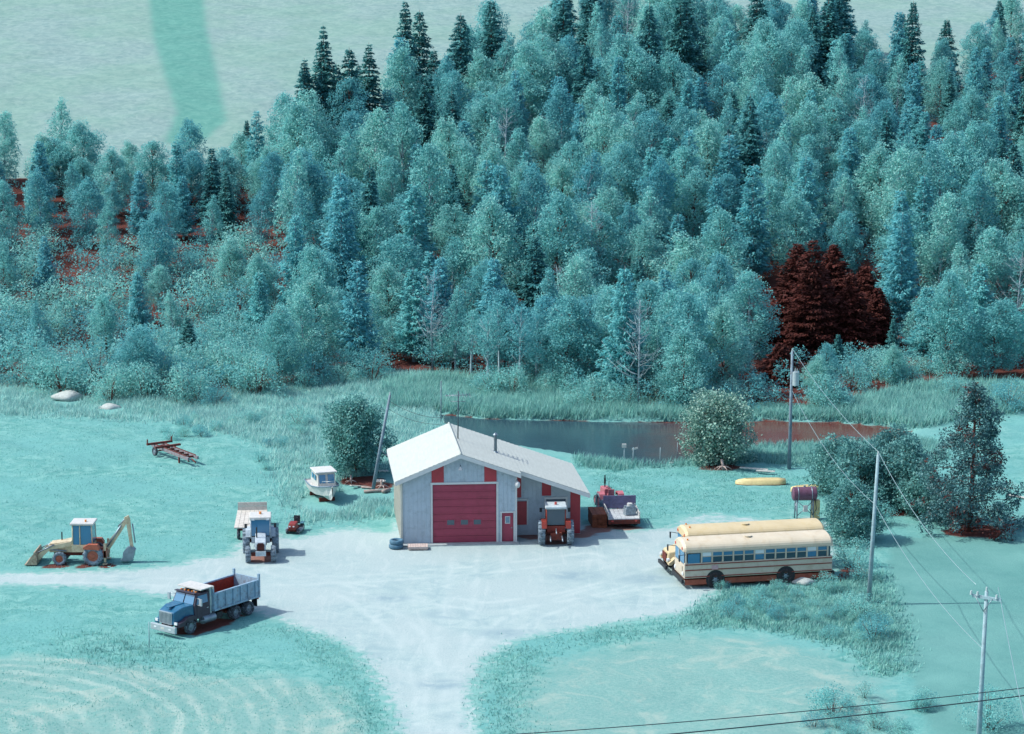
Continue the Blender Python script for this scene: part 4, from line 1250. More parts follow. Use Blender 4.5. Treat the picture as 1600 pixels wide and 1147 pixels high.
# ================================================================== SMALL THINGS ROUND THE GARAGE
for i, (z, lab) in enumerate(((.0, "lower blue-grey tyre of the pair at the garage corner"), (.31, "upper blue-grey tyre of the pair at the garage corner"))):
    r, w = .5, .3
    o = MB().lathe([(r * .55, -w * .45), (r * .88, -w * .5), (r, -w * .3), (r, w * .3), (r * .88, w * .5), (r * .55, w * .45)], (0, 0, 0), 'z', 26).build(
        "tyre", M("tyre_blue_grey", C(88, 134, 160), .8, 0, .2, 4, C(60, 90, 110), .5), None, loc=G(619, 857) + Vector((.04 * i, .03 * i, z + .18)))
    tag(o, lab, "tyre", "old tyres at the garage corner")

def pallet():
    T = thing("wooden_pallet", "pale wooden pallet lying on gravel before the garage corner", "pallet", G(653, 858), math.radians(4))
    w = M("pallet_wood", C(222, 206, 200), .85, 0, .12, 3, C(180, 160, 150), .5)
    for i in range(8):
        MB().box(-.6 + i * .172, 0, .26, .15, .95, .03).build("slat", w, T)
    for y in (-.43, 0, .43):
        MB().box(0, y, .19, 1.4, .09, .1).build("stringer", w, T)
    for i in range(3):
        MB().box(-.55 + i * .55, 0, .12, .12, .95, .03).build("bottom_slat", w, T)
    MB().box(0, 0, .07, 1.3, .8, .06).build("base_board", w, T)
pallet()

# ================================================================== POLES AND WIRES
pole_wood = M("pole_wood", C(138, 162, 178), .85, 0, .15, 2, C(100, 110, 120), .4)
pole_pale = M("pole_pale", C(164, 196, 206), .85, 0, .12, 2, C(130, 150, 160), .4)
wire_l = M("wire_bright", C(168, 200, 206), .4, .3, .05)
wire_d = M("wire_dark", C(48, 66, 76), .6, 0, .05)
insul = M("insulator", C(200, 216, 220), .3, 0, .05)

def pole(base, h, label, mat, lean=(0, 0), r=.16, arm=None, drum=False):
    T = thing("utility_pole", label, "pole", base, 0, "utility poles round the yard")
    tip = Vector((lean[0], lean[1], h))
    MB().tube([(0, 0, -.2), tip * .5, tip], r, 10, r * .62).build("shaft", mat, T)
    MB().cyl(tip, tip + Vector((0, 0, .22)), .06, .045, 8).build("insulator", insul, T)
    if drum:
        D = MB().cyl((.36, -.12, h - 2.75), (.36, -.12, h - 1.65), .27, n=16).build("transformer", M("transformer_grey", C(196, 216, 222), .4, .2, .06), T)
        MB().cyl((.3, -.12, h - 1.65), (.3, -.12, h - 1.35), .05, .03, 8).cyl((.45, -.12, h - 1.65), (.45, -.12, h - 1.4), .05, .03, 8).build("bushing", insul, D)
        MB().box(.14, -.06, h - 2.0, .22, .1, .1).box(.14, -.06, h - 2.5, .22, .1, .1).build("bracket", steel, D)
    if arm:
        z, half, ang = arm
        ca, sa = math.cos(ang), math.sin(ang)
        A = MB().box(tip.x * z / h, tip.y * z / h - .1, z, 2 * half, .12, .14, rz=ang).build("crossarm", mat, T)
        for k in (-.9, -.45, .9):
            MB().cyl((ca * half * k, sa * half * k - .1, z + .06), (ca * half * k, sa * half * k - .1, z + .26), .07, .05, 8).build("insulator", insul, A)
        MB().tube([(ca * half * .6, sa * half * .6 - .1, z), (0, -.1, z - .7)], .02).tube([(-ca * half * .6, -sa * half * .6 - .1, z), (0, -.1, z - .7)], .02).build("brace", steel, A)
    return T
B1, B2, B3, B4 = G(1233, 731), G(1357, 944), G(1526, 1212), G(582, 766)
H1, H2, H3, H4 = 9.5, 9.7, 9.6, 7.4
pole(B1, H1, "tall utility pole with a transformer drum beside the pond", pole_wood, (.05, 0), drum=True)
pole(B2, H2, "pale utility pole rising from the weeds behind the buses", pole_pale, (.35, .05))
pole(B3, H3, "pale utility pole with a crossarm in the lower right pasture", pole_pale, (.15, 0), .15, arm=(9.3, .75, math.radians(-35)))
pole(B4, H4, "leaning grey utility pole beside the garage roof", pole_wood, (1.4, .3), .15)

def wire(a, b, sag, label, mat, r=.018, n=20, group="overhead wires between the poles"):
    a, b = Vector(a), Vector(b)
    pts = [a + (b - a) * t - Vector((0, 0, 4 * sag * t * (1 - t))) for t in np.linspace(0, 1, n)]
    o = MB().tube(pts, r, 5).build("wire", mat)
    return tag(o, label, "wire", group)
T1, T2, T3 = B1 + Vector((.05, 0, H1 + .2)), B2 + Vector((.35, .05, H2 + .2)), B3 + Vector((.15, 0, H3 + .3))
wire(T1, T2, .5, "pale top wire from the transformer pole to the pale pole", wire_l)
wire(B1 + Vector((.1, -.1, H1 - 3.2)), B2 + Vector((.25, 0, H2 - 3.2)), .9, "sagging lower wire from the transformer pole to the pale pole", wire_l)
wire(T2, T3 + Vector((-.5, .2, 0)), .7, "pale top wire from the pale pole down to the crossarm", wire_l)
wire(B2 + Vector((.25, 0, H2 - 3.2)), B3 + Vector((.1, .05, H3 - 3.0)), .7, "pale lower wire running from the pale pole to the crossarm pole", wire_l)
wire(T3 + Vector((.5, -.3, 0)), G(1640, 1300, 9.0), .3, "pale wire leaving the crossarm towards the bottom corner", wire_l)
wire(G(300, 1172, 9.0), G(1750, 1056, 9.0), .5, "upper of two dark wires crossing the bottom of the view", wire_d, .02, 40)
wire(G(300, 1200, 8.5), G(1750, 1067, 8.5), .45, "lower of two dark wires crossing the bottom of the view", wire_d, .028, 40)
tip4 = B4 + Vector((1.4, .3, H4))
roof_pt = G(694, 656, 6.4)
wire(tip4 + Vector((0, 0, -.5)), roof_pt + Vector((0, 1.2, -.1)), .35, "upper dark service wire from the leaning pole to the roof", wire_d, .016)
wire(tip4 + Vector((-.1, 0, -1.1)), roof_pt + Vector((-.2, 1.3, -.6)), .35, "lower dark service wire from the leaning pole to the roof", wire_d, .016)

for px, py, h, lab in ((689, 658, 3.6, "thin bare pole standing behind the garage ridge"), (458, 0, 0, None), (1031, 722, 1.2, "pale stake at the pond edge"), (975, 722, 1.3, "white post by the pond, left of the pair"),
                       (989, 720, 1.1, "white post by the pond, right of the pair"), (233, 1012, 1.6, "thin stake in the grass below the dump truck"), (1058, 708, .9, "short grey stake beside the blossoming bush")):
    if not lab:
        continue
    T = thing("stake", lab, "stake", G(px, py), 0, "posts and stakes")
    MB().tube([(0, 0, -.3), (.03, .0, h)], .045 if h > 1.7 or px in (975, 989) else .03, 6).build("post", pole_pale if px != 689 else pole_wood, T)
    if px == 989:
        MB().box(.15, 0, h - .1, .5, .06, .14, ry=-.3).build("board", white_p, T)
    if px == 975:
        MB().box(0, 0, h + .05, .35, .2, .3).build("box_head", white_p, T)

# ================================================================== THINGS AT THE BACK OF THE LOT
def upturned_boat(name, label, px, py, L, W, yaw, mat):
    T = thing(name, label, "boat", G(px, py), yaw)
    S = [(-.5, .62, .9), (-.35, .9, 1.0), (0, 1.0, 1.0), (.3, .9, .95), (.44, .55, .8), (.5, .2, .6)]
    vs, fs = [], []
    for x, k, hh in S:
        w, z = W / 2 * k, .5 * hh
        vs += [(x * L, w, .04), (x * L, w * .86, z * .75), (x * L, w * .4, z), (x * L, -w * .4, z), (x * L, -w * .86, z * .75), (x * L, -w, .04)]
    for i in range(len(S) - 1):
        for j in range(5):
            fs.append((i * 6 + j, i * 6 + j + 1, (i + 1) * 6 + j + 1, (i + 1) * 6 + j))
    fs += [(5, 4, 3, 2, 1, 0), tuple(range(30, 36))]
    MB().add(vs, fs, True).build("hull", mat, T)
    for s in (1, -1):
        MB().tube([(x * L, s * W / 2 * k, .06) for x, k, hh in S], .035, 5).build("gunwale", under, T)
    MB().box(-.05 * L, 0, .5, L * .7, .05, .05).build("keel", mat, T)
pale_y = M("hull_pale_yellow", C(240, 224, 164), .5, 0, .08, 2, C(210, 190, 140), .4)
upturned_boat("rowing_boat", "pale yellow boat lying upturned on the back lot", 1188, 757, 3.9, 1.15, math.radians(182), pale_y)
upturned_boat("rowing_boat", "second pale yellow boat half hidden by the bushes", 1262, 768, 2.6, 1.1, math.radians(20), pale_y)

def fuel_tank():
    T = thing("fuel_tank", "maroon fuel tank on a steel stand behind the buses", "tank", G(1256, 812), math.radians(4))
    b = lambda m, n, mat, par=T: m.build(n, mat, par)
    mar = M("tank_maroon", C(120, 84, 108), .45, .1, .12, 2, C(90, 50, 60), .4)
    K = b(MB().cyl((-.82, 0, 1.95), (.82, 0, 1.95), .5, n=24).cyl((-.9, 0, 1.95), (-.82, 0, 1.95), .36, .5, 24).cyl((.82, 0, 1.95), (.9, 0, 1.95), .5, .36, 24), "tank", mar)
    for x in (-.5, .5):
        b(MB().lathe([(.5, -.03), (.52, -.03), (.52, .03), (.5, .03)], (x, 0, 1.95), 'x', 24), "strap", steel, K)
    b(MB().cyl((0, 0, 2.4), (0, 0, 2.56), .08, n=10), "filler_cap", steel, K)
    for x in (-.6, .6):
        for y in (-.4, .4):
            b(MB().tube([(x, y * 1.2, 0), (x, y * .8, 1.65)], .045), "leg", steel)
    for x in (-.6, .6):
        b(MB().tube([(x, -.46, .3), (x, .36, 1.5)], .03).tube([(x, .46, .3), (x, -.36, 1.5)], .03), "brace", steel)
    b(MB().tube([(-.6, -.45, .4), (.6, -.34, 1.5)], .03).tube([(.6, -.45, .4), (-.6, -.34, 1.5)], .03), "brace", steel)
    b(MB().tube([(.75, -.3, 1.5), (.8, -.5, .9), (.55, -.55, .5), (.3, -.5, .9)], .03), "hose", black_p)
    b(MB().box(0, -.5, .95, .3, .2, .45), "pump", white_p)
    C_ = thing("metal_cabinet", "yellow metal cabinet standing beside the maroon fuel tank", "cabinet", G(1274, 811), .05)
    MB().box(0, 0, .75, .55, .5, 1.4).build("body", pale_y, C_, .03)
    MB().box(0, -.26, .8, .48, .02, 1.2).build("door", pale_y, C_)
    MB().box(.16, -.285, .85, .03, .03, .16).build("handle", steel, C_)
    J = thing("pipe_rack", "heap of blue-grey pipes stacked under the fuel tank", "pipes", G(1250, 818), .1)
    for i in range(6):
        MB().tube([(-.55, -.1 + .12 * (i % 3), .08 + .12 * (i // 3)), (.45 + .05 * i, -.1 + .12 * (i % 3), .1 + .12 * (i // 3))], .055, 8).build("pipe", steel, J)
fuel_tank()

def plank(label, px, py, L, w, yaw, mat, z=.1, tilt=0.0, group=None):
    T = MB().box(0, 0, 0, L, w, .06).box(-L * .3, 0, -.05, .12, w * .9, .05).box(L * .3, 0, -.05, .12, w * .9, .05).build("plank", mat, None, loc=G(px, py) + Vector((0, 0, z)))
    T.rotation_euler = (0, tilt, yaw)
    tag(T, label, "plank", group)
bleach = M("bleached_wood", C(214, 220, 214), .85, 0, .12, 3, C(170, 176, 176), .4)
plank("bleached plank on the grass near the upturned boat, longer of two", 1178, 734, 2.3, .35, math.radians(-22), bleach)
plank("bleached plank on the grass near the upturned boat, shorter of two", 1196, 738, 1.5, .3, math.radians(-14), bleach)
plank("pale plank at the foot of the leaning pole", 594, 746, 1.3, .3, .1, bleach, .55, .05)
plank("pale plank leaning by the garage eave behind the pole", 601, 728, 1.1, .25, -.6, bleach, 1.0, .4)
plank("short bleached board beside the boat under the apple tree", 556, 762, 1.0, .25, .7, bleach, .15, .2)

def root_stump(label, px, py, k):
    T = thing("tree_stump", label, "stump", G(px, py), random.uniform(0, 6))
    w = M("driftwood", C(212, 196, 190), .9, 0, .15, 4, C(150, 110, 100), .5)
    MB().tube([(0, 0, -.05), (.06, .02, .35 * k), (.1, .1, .8 * k)], .17 * k, 8, .09 * k).build("bole", w, T)
    for i in range(6):
        a = i * 1.05 + random.uniform(-.2, .2)
        MB().tube([(0, 0, .22 * k), (.35 * k * math.cos(a), .35 * k * math.sin(a), .2 * k), (.7 * k * math.cos(a), .7 * k * math.sin(a), .02)], .07 * k, 6, .02).build("root", w, T)
root_stump("bleached root stump under the blossoming bush", 1130, 733, 1.0)
root_stump("twisted root stump beside the leaning pole", 598, 762, .8)
root_stump("pale root stump between the cabin boat and the apple tree", 548, 754, .7)

def log(label, px, py, L, r, yaw):
    o = MB().tube([(-L / 2, 0, r), (0, .04, r * 1.1), (L / 2, 0, r)], r, 10, r * .8).build("log", M("bark_log", C(190, 178, 172), .9, 0, .2, 3, C(120, 80, 70), .6), None, loc=G(px, py))
    o.rotation_euler = (0, 0, yaw)
    tag(o, label, "log", "logs heaped at the leaning pole")
log("long pale log lying before the leaning pole", 586, 770, 1.7, .13, .15)
log("short thick log against the garage wall", 604, 770, .8, .17, .9)
log("thin log crossing the heap by the leaning pole", 575, 764, 1.2, .09, -.5)

# a white tub in the heap
tb = MB().lathe([(.32, 0), (.42, .32), (.45, .34), (.4, .34), (.3, .03)], (0, 0, 0), 'z', 18).build("wash_tub", white_p, None, loc=G(592, 758) + Vector((.1, 0, .02)))
tag(tb, "white round tub in the heap by the leaning pole", "tub")

def boulder(label, px, py, r):
    m = MB().sphere((0, 0, 0), r, 7, .5)
    ph = random.uniform(0, 9)
    m.xform(lambda x, y, z: (x * (1.4 + .25 * math.sin(3 * y / r + ph)), y * (1 + .2 * math.sin(4 * x / r + ph)), z * (1 + .3 * math.sin(3 * x / r + 2 * y / r + ph))))
    o = m.build("boulder", M("boulder_stone", C(196, 208, 206), .95, 0, .15, 3, C(150, 160, 160), .5), None, loc=G(px, py) + Vector((0, 0, r * .2)))
    tag(o, label, "boulder", "boulders at the wood edge")
boulder("broad pale boulder under the bushes at the far left", 104, 624, 1.0)
boulder("low pale boulder in the long grass near the log trailer", 172, 640, .7)
boulder("small white stone on the pond bank", 1049, 724, .14)
boulder("grey stone in the weeds beside the flat-fronted bus", 1256, 912, .5)
plank("pale board fallen beside the great dark pine", 1592, 778, 2.0, .3, -.7, bleach)

# ================================================================== VEGETATION
bark = M("bark", C(120, 84, 76), .95, 0, .3, 3, C(80, 50, 44), .5)
bark_pale = M("bark_pale", C(176, 206, 216), .9, 0, .2, 3, C(130, 120, 120), .4)
# linear albedos of the faded green-blue foliage
leaf_a = M_leaf("leaf_broad", C(92, 186, 186, 1.25), C(162, 234, 230, 1.25), C(90, 182, 200, 1.2), .6, .45, .7)
leaf_b = M_leaf("leaf_light", C(112, 204, 198, 1.3), C(186, 242, 234, 1.2), C(112, 200, 206, 1.25), .6, .45, .6)
leaf_d = M_leaf("leaf_dark", C(66, 140, 140, 1.15), C(146, 214, 208, 1.15), C(88, 150, 158), .5, .35, .5)
leaf_bl = M_leaf("leaf_blossom", C(84, 160, 150), C(196, 236, 220), None, .5, .25)
needle = M_leaf("needle_spruce", C(64, 146, 150), C(116, 200, 200), C(70, 156, 168), .65, .3, .6)
needle_l = M_leaf("needle_larch", C(88, 190, 198, 1.25), C(150, 232, 232, 1.2), C(92, 184, 210, 1.2), .6, .42, .5)
needle_r = M_leaf("needle_shade_red", C(112, 56, 49), C(84, 45, 41), None, .8, .1, .4)  # needle colour holds the red shade of the dark gap
needle_p = M_leaf("needle_pine", C(56, 116, 124), C(120, 176, 180), None, .6, .15, .3, 0, C(110, 54, 48), .12)  # red-brown blotches put the crown's shaded side into the needle colour

def leaf_quads(cen, size, up=0.35, aspect=0.62, rng=RNG):
    n = len(cen)
    nrm = rng.normal(size=(n, 3))
    nrm /= np.linalg.norm(nrm, axis=1)[:, None]
    nrm[:, 2] = np.abs(nrm[:, 2]) * (1 - up) + up
    nrm /= np.linalg.norm(nrm, axis=1)[:, None]
    t = rng.normal(size=(n, 3))
    u = np.cross(nrm, t)
    u /= np.linalg.norm(u, axis=1)[:, None] + 1e-9
    v = np.cross(nrm, u)
    s = size[:, None]
    a, b = u * s * .5, v * s * .5 * aspect
    V = np.stack([cen - a, cen + b - a * .1, cen + a, cen - b - a * .1], 1).reshape(-1, 3)
    return V, np.arange(4 * n).reshape(n, 4)

def crown_mesh(name, mat, clumps, per, leaf, rng):
    """clumps: (n,4) centre + radius"""
    cs = []
    for x, y, z, r in clumps:
        k = max(8, int(per * (r / .7) ** 2))
        d = rng.normal(size=(k, 3))
        d /= np.linalg.norm(d, axis=1)[:, None]
        rad = r * rng.uniform(.25, 1.0, k) ** .45
        stray = rng.uniform(0, 1, k) < .28
        rad = np.where(stray, rad * rng.uniform(1.0, 1.75, k), rad)
        cs.append(np.array([x, y, z]) + d * rad[:, None] * np.array([1.05, 1.05, .95]))
    cen = np.concatenate(cs)
    V, F = leaf_quads(cen, rng.uniform(.65, 1.35, len(cen)) * leaf, rng=rng)
    return np_mesh(name, V, F, mat)

def broadleaf(seed, h, cr, base, mat, per=85, leaf=.2, nclump=70, pale=False, lean=.05, shape=1.0):
    rng = np.random.default_rng(seed)
    bend = rng.normal(0, lean * h, 2)
    axis_ = lambda t: np.array([bend[0] * t * t, bend[1] * t * t, t * h])
    tr = MB()
    tr.tube([axis_(t) for t in np.linspace(-.03, .93, 8)], h * .016 + .05, 7, .025)
    cl = []
    for i in range(nclump):
        t = base + (1 - base) * ((i + .5) / nclump) ** .85
        q = (t - base) / (1 - base)
        prof = cr * (math.sin(math.pi * min(1, q * .82 + .16)) ** (.75 * shape)) * rng.uniform(.2, 1.15) ** .6 * (1 + .22 * math.sin(3 * i * 2.39996 / 7 + seed))
        a = i * 2.39996 + rng.normal(0, .4)
        c = axis_(t) + np.array([math.cos(a) * prof, math.sin(a) * prof, rng.normal(0, .22)])
        r = rng.uniform(.32, .95) * (cr / 2.3) * (1.0 if q < .85 else .7)
        cl.append((*c, r))
        if i % 3 == 0:
            st = axis_(max(.12, t - .16))
            md = (st + c) / 2 + np.array([0, 0, .15])
            tr.tube([st, md, c], .045 + .02 * (1 - q), 5, .012)
    return tr.mesh("trunk", bark_pale if pale else bark), crown_mesh("crown", mat, np.array(cl), per, leaf, rng)

def conifer(seed, h, cr, mat, whorls=24, droop=.25, base=.1, dens=1.0, width=.16, pale=False, power=.9):
    rng = np.random.default_rng(seed)
    tr = MB().tube([(0, 0, -.3), (rng.normal(0, .05), 0, h * .5), (rng.normal(0, .08), 0, h)], h * .014 + .05, 7, .015)
    Vs = []
    for i in range(whorls):
        q = (i + rng.uniform(-.3, .3)) / whorls
        q = min(max(q, 0), .985)
        z = h * (base + (1 - base) * q)
        R = cr * (1 - q) ** power * rng.uniform(.78, 1.12) + .12
        nb = int(rng.integers(6, 10))
        for j in range(nb):
            a = 2 * math.pi * j / nb + rng.uniform(0, 1.2)
            Rj = R * rng.uniform(.65, 1.1)
            dx, dy = math.cos(a), math.sin(a)
            if j % 2 == 0 and R > .5:
                tr.tube([(0, 0, z), (dx * Rj * .9, dy * Rj * .9, z - droop * Rj * .8)], .03, 4, .008)
            n = int(max(5, Rj * 11 * dens))
            s = rng.uniform(.12, 1.0, n)
            side = rng.normal(0, .18, n) * Rj * (1.15 - s * .6)
            px = dx * Rj * s - dy * side
            py = dy * Rj * s + dx * side
            pz = z - droop * Rj * s + .12 * Rj * s * s + rng.normal(0, .07, n)
            # needle spray: narrow quad pointing outwards and a little down
            ang = a + rng.normal(0, .55, n)
            ln = rng.uniform(.25, .55, n) * (.6 + .5 * R / cr)
            d = np.column_stack([np.cos(ang), np.sin(ang), -.25 + rng.normal(0, .22, n)])
            sd = np.column_stack([-np.sin(ang), np.cos(ang), rng.normal(0, .5, n)]) * width * rng.uniform(.6, 1.2, n)[:, None]
            c = np.column_stack([px, py, pz])
            e = c + d * ln[:, None]
            m_ = c + d * ln[:, None] * .45
            Vs.append(np.stack([c, m_ + sd, e, m_ - sd], 1))
    V = np.concatenate(Vs).reshape(-1, 3)
    return tr.mesh("trunk", bark_pale if pale else bark), np_mesh("crown", V, np.arange(len(V)).reshape(-1, 4), mat)

def dead_tree(seed, h, spread=.35):
    rng = np.random.default_rng(seed)
    tr = MB().tube([(0, 0, -.2), (rng.normal(0, .1), 0, h * .5), (rng.normal(0, .25), 0, h)], .13, 6, .02)
    br = MB()
    for i in range(48):
        z = h * rng.uniform(.25, .97)
        L = h * spread * (1.1 - z / h) * rng.uniform(.5, 1.1) + .3
        a = rng.uniform(0, 6.28)
        e = np.array([math.cos(a) * L, math.sin(a) * L, z + L * rng.uniform(.2, .8)])
        s = np.array([0, 0, z])
        md = (s + e) / 2 + np.array([0, 0, -.1 * L])
        br.tube([s, md, e], .035, 4, .01)
        for k in range(3):
            t = rng.uniform(.35, .9)
            q = s + (e - s) * t
            br.tube([q, q + rng.normal(0, .25, 3) * L + np.array([0, 0, .2 * L])], .02, 3, .008)
    return tr.mesh("trunk", bark_pale), br.mesh("branches", bark_pale)

def shrub(seed, h, cr, mat, per=60, leaf=.15, n=26):
    rng = np.random.default_rng(seed)
    st = MB()
    cl = []
    for i in range(n):
        a = rng.uniform(0, 6.28)
        q = rng.uniform(0, 1) ** .6
        z = h * (.16 + .78 * rng.uniform(0, 1) * (1 - .45 * q * q))
        c = (math.cos(a) * q * cr * .85, math.sin(a) * q * cr * .85, z)
        cl.append((*c, rng.uniform(.4, .75) * cr * .5))
        if i % 3 == 0:
            st.tube([(c[0] * .15, c[1] * .15, -.1), (c[0] * .5, c[1] * .5, z * .55), c], .035, 5, .01)
    return st.mesh("stems", bark), crown_mesh("foliage", mat, np.array(cl), per, leaf, rng)

PB = [broadleaf(100 + i, 9.5, c, .1, m, 140, .2, 96, sh, .04, s) for i, (c, m, sh, s) in enumerate(
    [(2.5, leaf_a, False, 1.0), (2.3, leaf_b, True, .9), (2.9, leaf_a, False, .8), (2.1, leaf_a, True, 1.1), (2.5, leaf_b, False, 1.0), (2.8, leaf_b, False, .9), (2.3, leaf_a, True, 1.0), (1.6, leaf_b, True, 1.1), (1.75, leaf_a, True, 1.2)])]
PS = [conifer(200 + i, 11.0, c, needle, 34, d * .7, .04, 2.6, .1, False, .8) for i, (c, d) in enumerate([(2.9, .3), (2.5, .35), (3.1, .22), (2.4, .3)])]
PL = [conifer(230 + i, 11.0, c, needle_l, 30, -.3, .08, 2.4, .075, True, .65) for i, c in enumerate([2.4, 2.7, 2.2])]
PD = [dead_tree(260 + i, 10.0) for i in range(3)]
PH_ = [shrub(300 + i, 2.6, 1.7, m, 150, .115, 30) for i, m in enumerate([leaf_b, leaf_b, leaf_a, leaf_b])]

def plant(name, proto, loc, k, label, cat, group=None, parts=("trunk", "crown"), kz=1.0, rz=None):
    T = thing(name, label, cat, loc, random.uniform(0, 6.28) if rz is None else rz, group)
    ux = random.uniform(.84, 1.19)
    for n_, me in zip(parts, proto):
        inst(n_, me, T, sc=(k * ux, k / ux, k * kz))
    return T

# ---- the wood behind the pond
def scatter(poly, r, tries, rng):
    lo, hi = poly.min(axis=0), poly.max(axis=0)
    P = rng.uniform(lo, hi, (tries, 2))
    P = P[sdist(P, poly) > 0.6]
    cell, out = {}, []
    for p in P:
        key = (int(p[0] // r), int(p[1] // r))
        if all(np.hypot(*(p - q)) > r for dx in (-1, 0, 1) for dy in (-1, 0, 1) for q in cell.get((key[0] + dx, key[1] + dy), [])):
            cell.setdefault(key, []).append(p)
            out.append(p)
    return np.array(out)

def to_px(v):
    """where a world point lies in the survey photo"""
    x, y, z = v[0], v[1], v[2] - CAM_H
    f = y * math.cos(DEP) - z * math.sin(DEP)
    u = y * math.sin(DEP) + z * math.cos(DEP)
    return PW / 2 + FPX * x / f, PH / 2 - FPX * u / f

rngf = np.random.default_rng(5)
WOOD = scatter(FOREST, 4.1, 14000, rngf)
WOOD = WOOD[np.argsort(WOOD[:, 1])]
GAP = GP([(1200, 575), (1185, 520), (1215, 445), (1330, 440), (1390, 490), (1385, 565)])
sgap = sdist(WOOD, GAP)
count = 0
zw = ground_z(WOOD[:, 0], WOOD[:, 1])
edge = sdist(WOOD, FOREST)
for (x, y), sg, z0, ed in zip(WOOD, sgap, zw, edge):
    px, py = to_px((x, y, z0))
    if px < -90 or px > 1690 or sg > -0.3:
        continue
    left = px < 440
    near = py > 520
    t = rngf.uniform()
    k = rngf.uniform(.82, 1.18)
    if left:
        k *= .62 if py > 480 else .74
    elif near:
        k *= .78 + .1 * (px > 620)
    if px > 1330 and py < 330:
        k *= .8
    if 1185 < px < 1265 and py > 545:
        continue
    if 1180 < px < 1400 and py > 540:
        k *= .5
    blue_patch = 0.5 + 0.5 * math.sin(px / 95.0 + 1.0) * math.cos(py / 70.0)
    spr = .07 + (.18 if px > 1380 and py > 330 else 0) + (.2 if 440 < px < 700 and py < 270 else 0) + (.12 if py < 190 else 0)
    where = ("at the far left" if px < 190 else "left of the garage") if left else ("above the garage" if px < 700 else ("above the pond's left end" if px < 880 else (
        "behind the pond" if px < 1040 else ("left of the dark gap" if px < 1200 else ("around the dark gap" if px < 1400 else "at the far right")))))
    where = ("at the top of" if py < 190 else ("high on" if py < 300 else ("midway up" if py < 440 else "low on"))) + " the slope " + where
    size = "tall " if k > 1.04 else ("small " if k < .7 else "")
    kz_ = rngf.uniform(.85, 1.2)
    size += "slender " if kz_ > 1.09 else ("squat " if kz_ < .93 else "")
    if left and py > 400 and rngf.uniform() < .72:
        plant("shrub", PH_[int(rngf.integers(4))], (x, y, z0 - .1), rngf.uniform(1.5, 2.4), ("high" if py < 450 else ("middling" if py < 500 else ("low" if py < 555 else "lowest"))) + " bushy shrub on the overgrown slope " + ("at the far left" if px < 110 else ("above the pale boulders" if px < 210 else ("above the log trailer" if px < 330 else "above the left tractor"))), "shrub", "bushy shrubs on the left slope", ("stems", "foliage"), rngf.uniform(.8, 1.15))
    elif t < spr:
        plant("spruce_tree", PS[int(rngf.integers(4))], (x, y, z0), k * (1.15 if py < 200 else .92), size + "dark spruce " + where, "tree", "spruces in the wood", kz=kz_)
    elif t < spr + .10 + .22 * blue_patch:
        plant("larch_tree", PL[int(rngf.integers(3))], (x, y, z0), k * .98, size + "feathery larch " + where, "tree", "larches in the wood", kz=kz_)
    elif t > .975 and not left:
        plant("bare_tree", PD[int(rngf.integers(3))], (x, y, z0), k * 1.05, "bare pale tree " + where, "tree", "bare trees in the wood", ("trunk", "branches"))
    else:
        plant("leafy_tree", PB[int(rngf.integers(9))], (x, y, z0), k * 1.02, size + "leafy tree " + where, "tree", "leafy trees in the wood", kz=kz_)
    count += 1
print("wood trees", count)

# ---- undergrowth of the wood: brambles, saplings and ferns as one mass
ug = np.random.default_rng(21)
Pc = ug.uniform(FOREST.min(axis=0), FOREST.max(axis=0), (12000, 2))
Pc = Pc[(sdist(Pc, FOREST) > -.3) & (sdist(Pc, GAP) < -.2)]
Pc = Pc[np.abs(Pc[:, 0]) < Pc[:, 1] * .25 + 4]
Pc = Pc[wavy(Pc[:, 0], Pc[:, 1], .35, 4.0) + ug.normal(0, .3, len(Pc)) > -.75][:4200]
cz = ground_z(Pc[:, 0], Pc[:, 1])
cs = []
for (x, y), z in zip(Pc, cz):
    r, h_ = ug.uniform(.5, 1.1), ug.uniform(.4, 2.4)
    d = ug.normal(size=(84, 3))
    d /= np.linalg.norm(d, axis=1)[:, None]
    cs.append(np.array([x, y, z + h_]) + d * r * (ug.uniform(.3, 1, (84, 1)) ** .5))
cs = np.concatenate(cs)
Vu, Fu = leaf_quads(cs, ug.uniform(.13, .26, len(cs)), rng=ug)
tag(inst("undergrowth", np_mesh("undergrowth", Vu, Fu, leaf_a)), "tangled leafy undergrowth between the trunks of the wood", "undergrowth", kind="stuff")

# ---- trees one can tell apart
def single(name, proto, px, py, k, label, kz=1.0, parts=("trunk", "crown"), cat="tree", rz=None):
    g = G(px, py)
    return plant(name, proto, (g.x, g.y, float(ground_z(g.x, g.y)[0]) - .05), k, label, cat, None, parts, kz, rz)
single("spruce_tree", conifer(284, 13.5, 3.2, needle, 36, .3, .04, 2.8, .11, False, .7), 548, 258, 1.0, "tall broad spruce at the wood's corner against the hay field", 1.1)
single("spruce_tree", conifer(281, 15.0, 2.7, needle, 40, .2, .06, 3.0, .11, False, .85), 634, 205, 1.05, "slim dark spruce standing above its neighbours before the hay field", 1.1)
single("spruce_tree", PS[2], 505, 262, 1.05, "spruce at the outer edge of the wood beside the hay field", 1.05)
single("spruce_tree", conifer(282, 14, 3.3, needle, 34, .1, .06, 2.8, .11, False, .7), 768, 178, 1.0, "tall spruce at the top edge left of the bare forked tree", 1.1)
single("spruce_tree", conifer(283, 14, 3.0, needle, 34, .1, .06, 2.8, .11, False, .7), 880, 168, 1.0, "tall spruce at the top edge just behind the bare forked tree", 1.1)
single("bare_tree", PD[0], 868, 200, 1.05, "pale bare forked tree near the top edge of the wood", 1.0, ("trunk", "branches"))
single("bare_tree", PD[1], 676, 580, 1.0, "wide bare grey tree at the wood edge above the garage ridge", 1.0, ("trunk", "branches"))
single("bare_tree", PD[2], 925, 480, 1.05, "tall bare tree in the middle of the wood", 1.1, ("trunk", "branches"))
